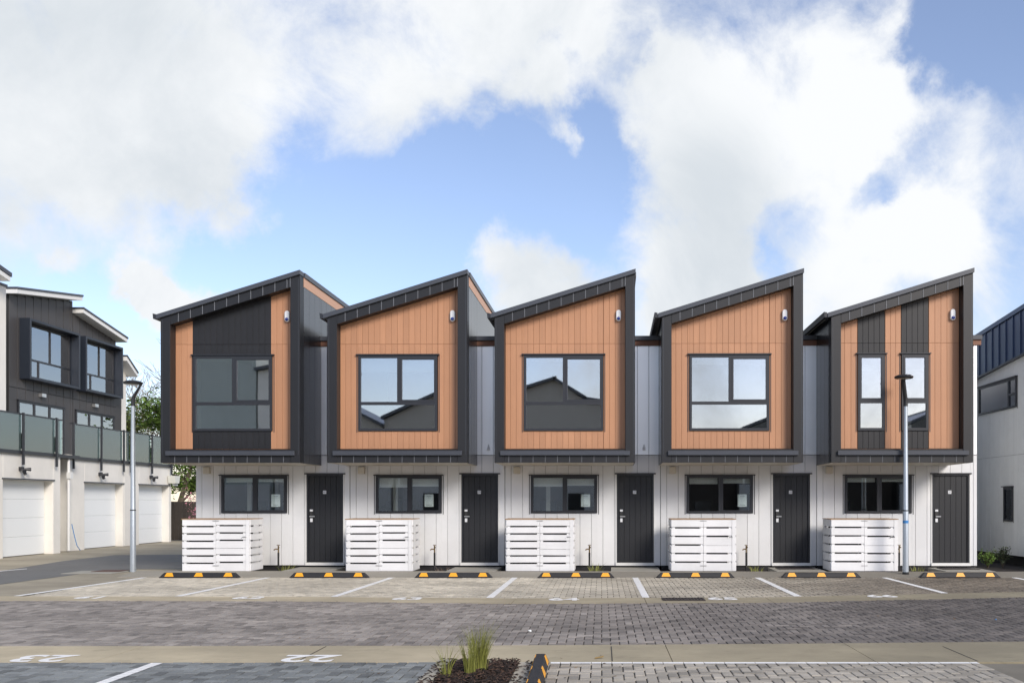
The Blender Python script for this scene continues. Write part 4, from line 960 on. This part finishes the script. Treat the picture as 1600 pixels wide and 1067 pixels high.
# ------------------------------------------------------------------ houses opposite, behind the camera (seen in the window reflections)
OPP = [(-26, -19.2, [(-26, 0), (-19.2, 0), (-19.2, 9.6), (-23, 10.4), (-26, 9.2)], 'oppg', 'tall dark gabled house opposite the leftmost townhouse'),
       (-19.1, -15.6, [(-19.1, 0), (-15.6, 0), (-15.6, 9.3), (-19.1, 8.6)], 'render', 'pale rendered house end opposite the leftmost townhouse'),
       (-15.4, -12.4, [(-15.4, 0), (-12.4, 0), (-12.4, 5.6), (-15.4, 7.2)], 'oppw', 'low dark house with falling roof across the car park'),
       (-12.3, -8.2, [(-12.3, 0), (-8.2, 0), (-8.2, 7.9), (-12.3, 6.0)], 'oppw', 'dark townhouse with rising roof opposite the second townhouse'),
       (-5.6, 1.2, [(-5.6, 0), (1.2, 0), (1.2, 6.6), (-1.6, 7.0), (-3.2, 8.1), (-5.6, 7.3)], 'oppw', 'grey townhouse with uneven gable opposite the middle townhouse'),
       (6.8, 12.2, [(6.8, 0), (12.2, 0), (12.2, 7.6), (6.8, 5.4)], 'charside', 'charcoal townhouse with rising roof opposite the fourth townhouse'),
       (15.6, 20.0, [(15.6, 0), (20.0, 0), (20.0, 6.9), (17.5, 6.6), (15.6, 5.7)], 'charside', 'low charcoal townhouse opposite the striped townhouse')]
T = thing('fence', 'added dark fence across the car park, unseen, to darken the window reflections', 'fence', (0, -9.6, 0))  # added out of view so the low windows reflect something dark
q = MB()
for i in range(260): q.box(-40 + i * .3, -40 + i * .3 + .3, (i % 2) * .01, .03, 0, 3.3)
q.build('boards', M['fence'], T)['kind'] = 'stuff'
for (xa, xb, poly, mm, lab) in OPP:
    T = thing('opposite_townhouse', lab, 'house', (0, -8.5, 0), 0, 'houses across the car park')
    q = MB(); q.xz(poly, -7, 0); q.build('wall', M[mm], T)
    bx('lower_wall', T, M['white'], xa + .1, xb - .1, .01, .25, .0, 2.6)
    top = poly[2:]
    for (a, za), (c, zc) in zip(top, top[1:]):
        q = MB(); q.xz([(c - .1, zc + .01), (a + .1, za + .01), (a + .1, za + .16), (c - .1, zc + .16)], -7, .35); q.build('roof', M['cap'], T)
    n_ = 2 if xb - xa > 3.6 else 1
    for i in range(n_):
        a = xa + (xb - xa) * (i + .5) / n_ - .8; c = a + 1.6
        f = MB()
        for r in rects(a, c, 3.1, 4.7, [(a + .07, a + .77, 3.17, 4.63), (a + .83, c - .07, 3.17, 4.63)]): f.box(r[0], r[1], .002, .06, r[2], r[3])
        w_ = f.build('window', M['frame'], T); bx('pane', w_, M['glass'], a + .07, c - .07, .02, .026, 3.17, 4.63)
    f = MB(); f.tube([(xa + .3, .33, 0), (xa + .3, .33, 5)], .05, 8); f.build('downpipe', M['whitetrim'], T)
    bx('door', T, M['door'], (xa + xb) / 2 - .4, (xa + xb) / 2 + .5, .252, .28, 0, 2.1)

# ------------------------------------------------------------------ fence, trees, shrubs
T = thing('fence', 'dark brown board fence beyond the leftmost house, below the green tree', 'fence', (-20, 38.6, 0))
for i in range(60): bx('board', T, M['fence'], i * .16, i * .16 + .15, 0, .02, .02, 1.62 + random.uniform(-.01, .01))
for i in range(0, 10, 2): bx('post', T, M['fence'], i * .96 + .02, i * .96 + .12, .022, .12, 0, 1.66)
bx('rail', T, M['fence'], 0, 9.6, .022, .06, 1.2, 1.28)

def tree(name, label, loc, h, spread, leafm, nleaf, seed, bare=0.0, leafsize=.10, trunk=.16, droop=0.0, group='trees behind the left terrace', lo=.2):
    rr = random.Random(seed); T = thing(name, label, 'tree', loc, 0, group)
    tr = MB(); tips = []
    def grow(p, d, ln, r, lv):
        pts = [p]; rs = [r]; n = 4; q = p.copy(); dd = d.copy()
        for i in range(n):
            dd = (dd + Vector((rr.uniform(-.18, .18), rr.uniform(-.18, .18), rr.uniform(-.05, .14) - droop * lv * .05))).normalized(); q = q + dd * ln / n; pts.append(q.copy()); rs.append(r * (1 - .55 * (i + 1) / n))
            if lv >= 2 or (lv == 1 and i > 1): tips.append((q.copy(), dd.copy()))
        tr.tube(pts, rs, 6 if lv < 2 else 4, rr.random(), cap=False)
        if lv < 3 + (1 if bare > .5 else 0):
            k = (7, 5, 4, 4)[lv]
            for i in range(k):
                t = rr.uniform(.35 if lv else lo, 1); idx = min(int(t * n), n - 1); bp = pts[idx].lerp(pts[idx + 1], t * n - idx)
                a = rr.uniform(0, 2 * math.pi); up = rr.uniform(.1, .8) - droop * .4
                nd = Vector((math.cos(a), math.sin(a), up)).normalized(); nd = (nd + dd * .5).normalized()
                grow(bp, nd, ln * rr.uniform(.5, .7) * (spread if lv == 0 else 1), max(.012, r * (1 - .5 * t) * .55), lv + 1)
    grow(Vector((0, 0, 0)), Vector((rr.uniform(-.05, .05), 0, 1)), h * .72, trunk, 0)
    tr.build('trunk', M['twig'] if bare > .5 else M['bark'], T, tones=True)
    if nleaf:
        lf = MB(); cl = rr.sample(tips, min(len(tips), max(20, nleaf // 26)))
        for (c, dd) in cl:
            cr = rr.uniform(.2, .5) ; base = rr.random()
            for j in range(26):
                o = Vector((rr.gauss(0, cr), rr.gauss(0, cr), rr.gauss(0, cr * .45) - droop * .1)); p = c + o
                a = Vector((rr.uniform(-1, 1), rr.uniform(-1, 1), rr.uniform(-.5, .4) - droop * .3)).normalized(); b_ = a.cross(Vector((rr.uniform(-1, 1), rr.uniform(-1, 1), 1))).normalized()
                s = leafsize * rr.uniform(.6, 1.3)
                lf.add([p - b_ * s * .28, p + a * s * .5, p + b_ * s * .28, p - a * s * .5], [(0, 1, 2, 3)], min(1, max(0, base * .6 + rr.random() * .4)))
        lf.build('crown', leafm, T, tones=True)
    return T
tree('bare_tree', 'tall leafless brown tree above the left glass balustrade', (-22.9, 47, 0), 8.3, .95, M['leafB'], 0, 2, bare=1.0, leafsize=.13, trunk=.19)
tree('bare_tree', 'second leafless tree right behind the first, close to the orange bay', (-25.2, 50, 0), 8.6, .9, M['leafC'], 0, 12, bare=1.0, leafsize=.12, trunk=.15)
tree('green_tree', 'bushy bright green tree above the brown fence, under the leftmost bay', (-19.6, 42.5, 0), 6.3, .9, M['leafA'], 60000, 5, leafsize=.20, trunk=.15, droop=.5, lo=.1)
tree('green_tree', 'yellowish green tree behind the left balcony, below the bare branches', (-23.2, 44, 0), 6.0, .75, M['leafB'], 11000, 8, leafsize=.15, trunk=.15, droop=.3, lo=.2)
tree('green_tree', 'darker green tree partly hidden right of the bright green one', (-17.2, 46.5, 0), 4.6, .9, M['leafC'], 26000, 9, leafsize=.15, trunk=.13, droop=.4, lo=.1)
rr = random.Random(21)
def shrub(name, label, loc, r, h, m, n, seed, ls=.05, group=None, stemm='bark', cat='shrub'):
    rr = random.Random(seed); T = thing(name, label, cat, loc, 0, group); st = MB(); lf = MB()
    for i in range(9):
        a = rr.uniform(0, 6.28); e = Vector((math.cos(a) * r * rr.uniform(.3, .9), math.sin(a) * r * rr.uniform(.3, .9), h * rr.uniform(.6, 1)))
        mid = e * .5 + Vector((0, 0, h * .15)); st.tube([(0, 0, 0), mid, e], [.012, .008, .004], 5, cap=False)
        for j in range(n // 9):
            t = rr.uniform(.25, 1.1); p = (mid * 2 * t if t < .5 else mid.lerp(e, (t - .5) * 2)) + Vector((rr.gauss(0, r * .16), rr.gauss(0, r * .16), rr.gauss(0, h * .08)))
            a_ = Vector((rr.uniform(-1, 1), rr.uniform(-1, 1), rr.uniform(-.2, 1))).normalized(); b_ = a_.cross(Vector((rr.uniform(-1, 1), rr.uniform(-1, 1), .3))).normalized(); s = ls * rr.uniform(.6, 1.3)
            lf.add([p - b_ * s * .25, p + a_ * s * .6, p + b_ * s * .25, p - a_ * s * .5], [(0, 1, 2, 3)], rr.random())
    st.build('stem', M[stemm], T); lf.build('foliage', m, T, tones=True); return T
shrub('flowering_shrub', 'pink blossoming shrub in front of the brown fence above the leftmost bin enclosure', (-14.75, 33.6, 0), .30, 1.95, M['pink'], 150, 3, .07)
shrub('small_shrub', 'small green shrub at the foot of the last garage', (-16.9, 37.9, 0), .3, .8, M['leafA'], 260, 6, .07)
for i, (x, y, lab) in enumerate([(9.15, 22.0, 'green shrub beside the right end of the townhouses'), (9.55, 22.1, 'low shrub under the pale board wall, second from the townhouses'), (9.85, 21.0, 'shrub under the pale board wall below its narrow window'), (10.35, 21.2, 'shrub at the far right edge under the pale wall')]):
    shrub('garden_shrub', lab, (x, y, .03), .26, .42 + .08 * (i % 2), M['leafC'] if i % 2 else M['leafA'], 380, 30 + i, .055, 'shrubs under the pale wall')

# ------------------------------------------------------------------ render settings
S.render.engine = 'CYCLES'
S.cycles.max_bounces = 8; S.cycles.transparent_max_bounces = 16; S.cycles.diffuse_bounces = 4
try: S.cycles.use_denoising = True
except Exception: pass
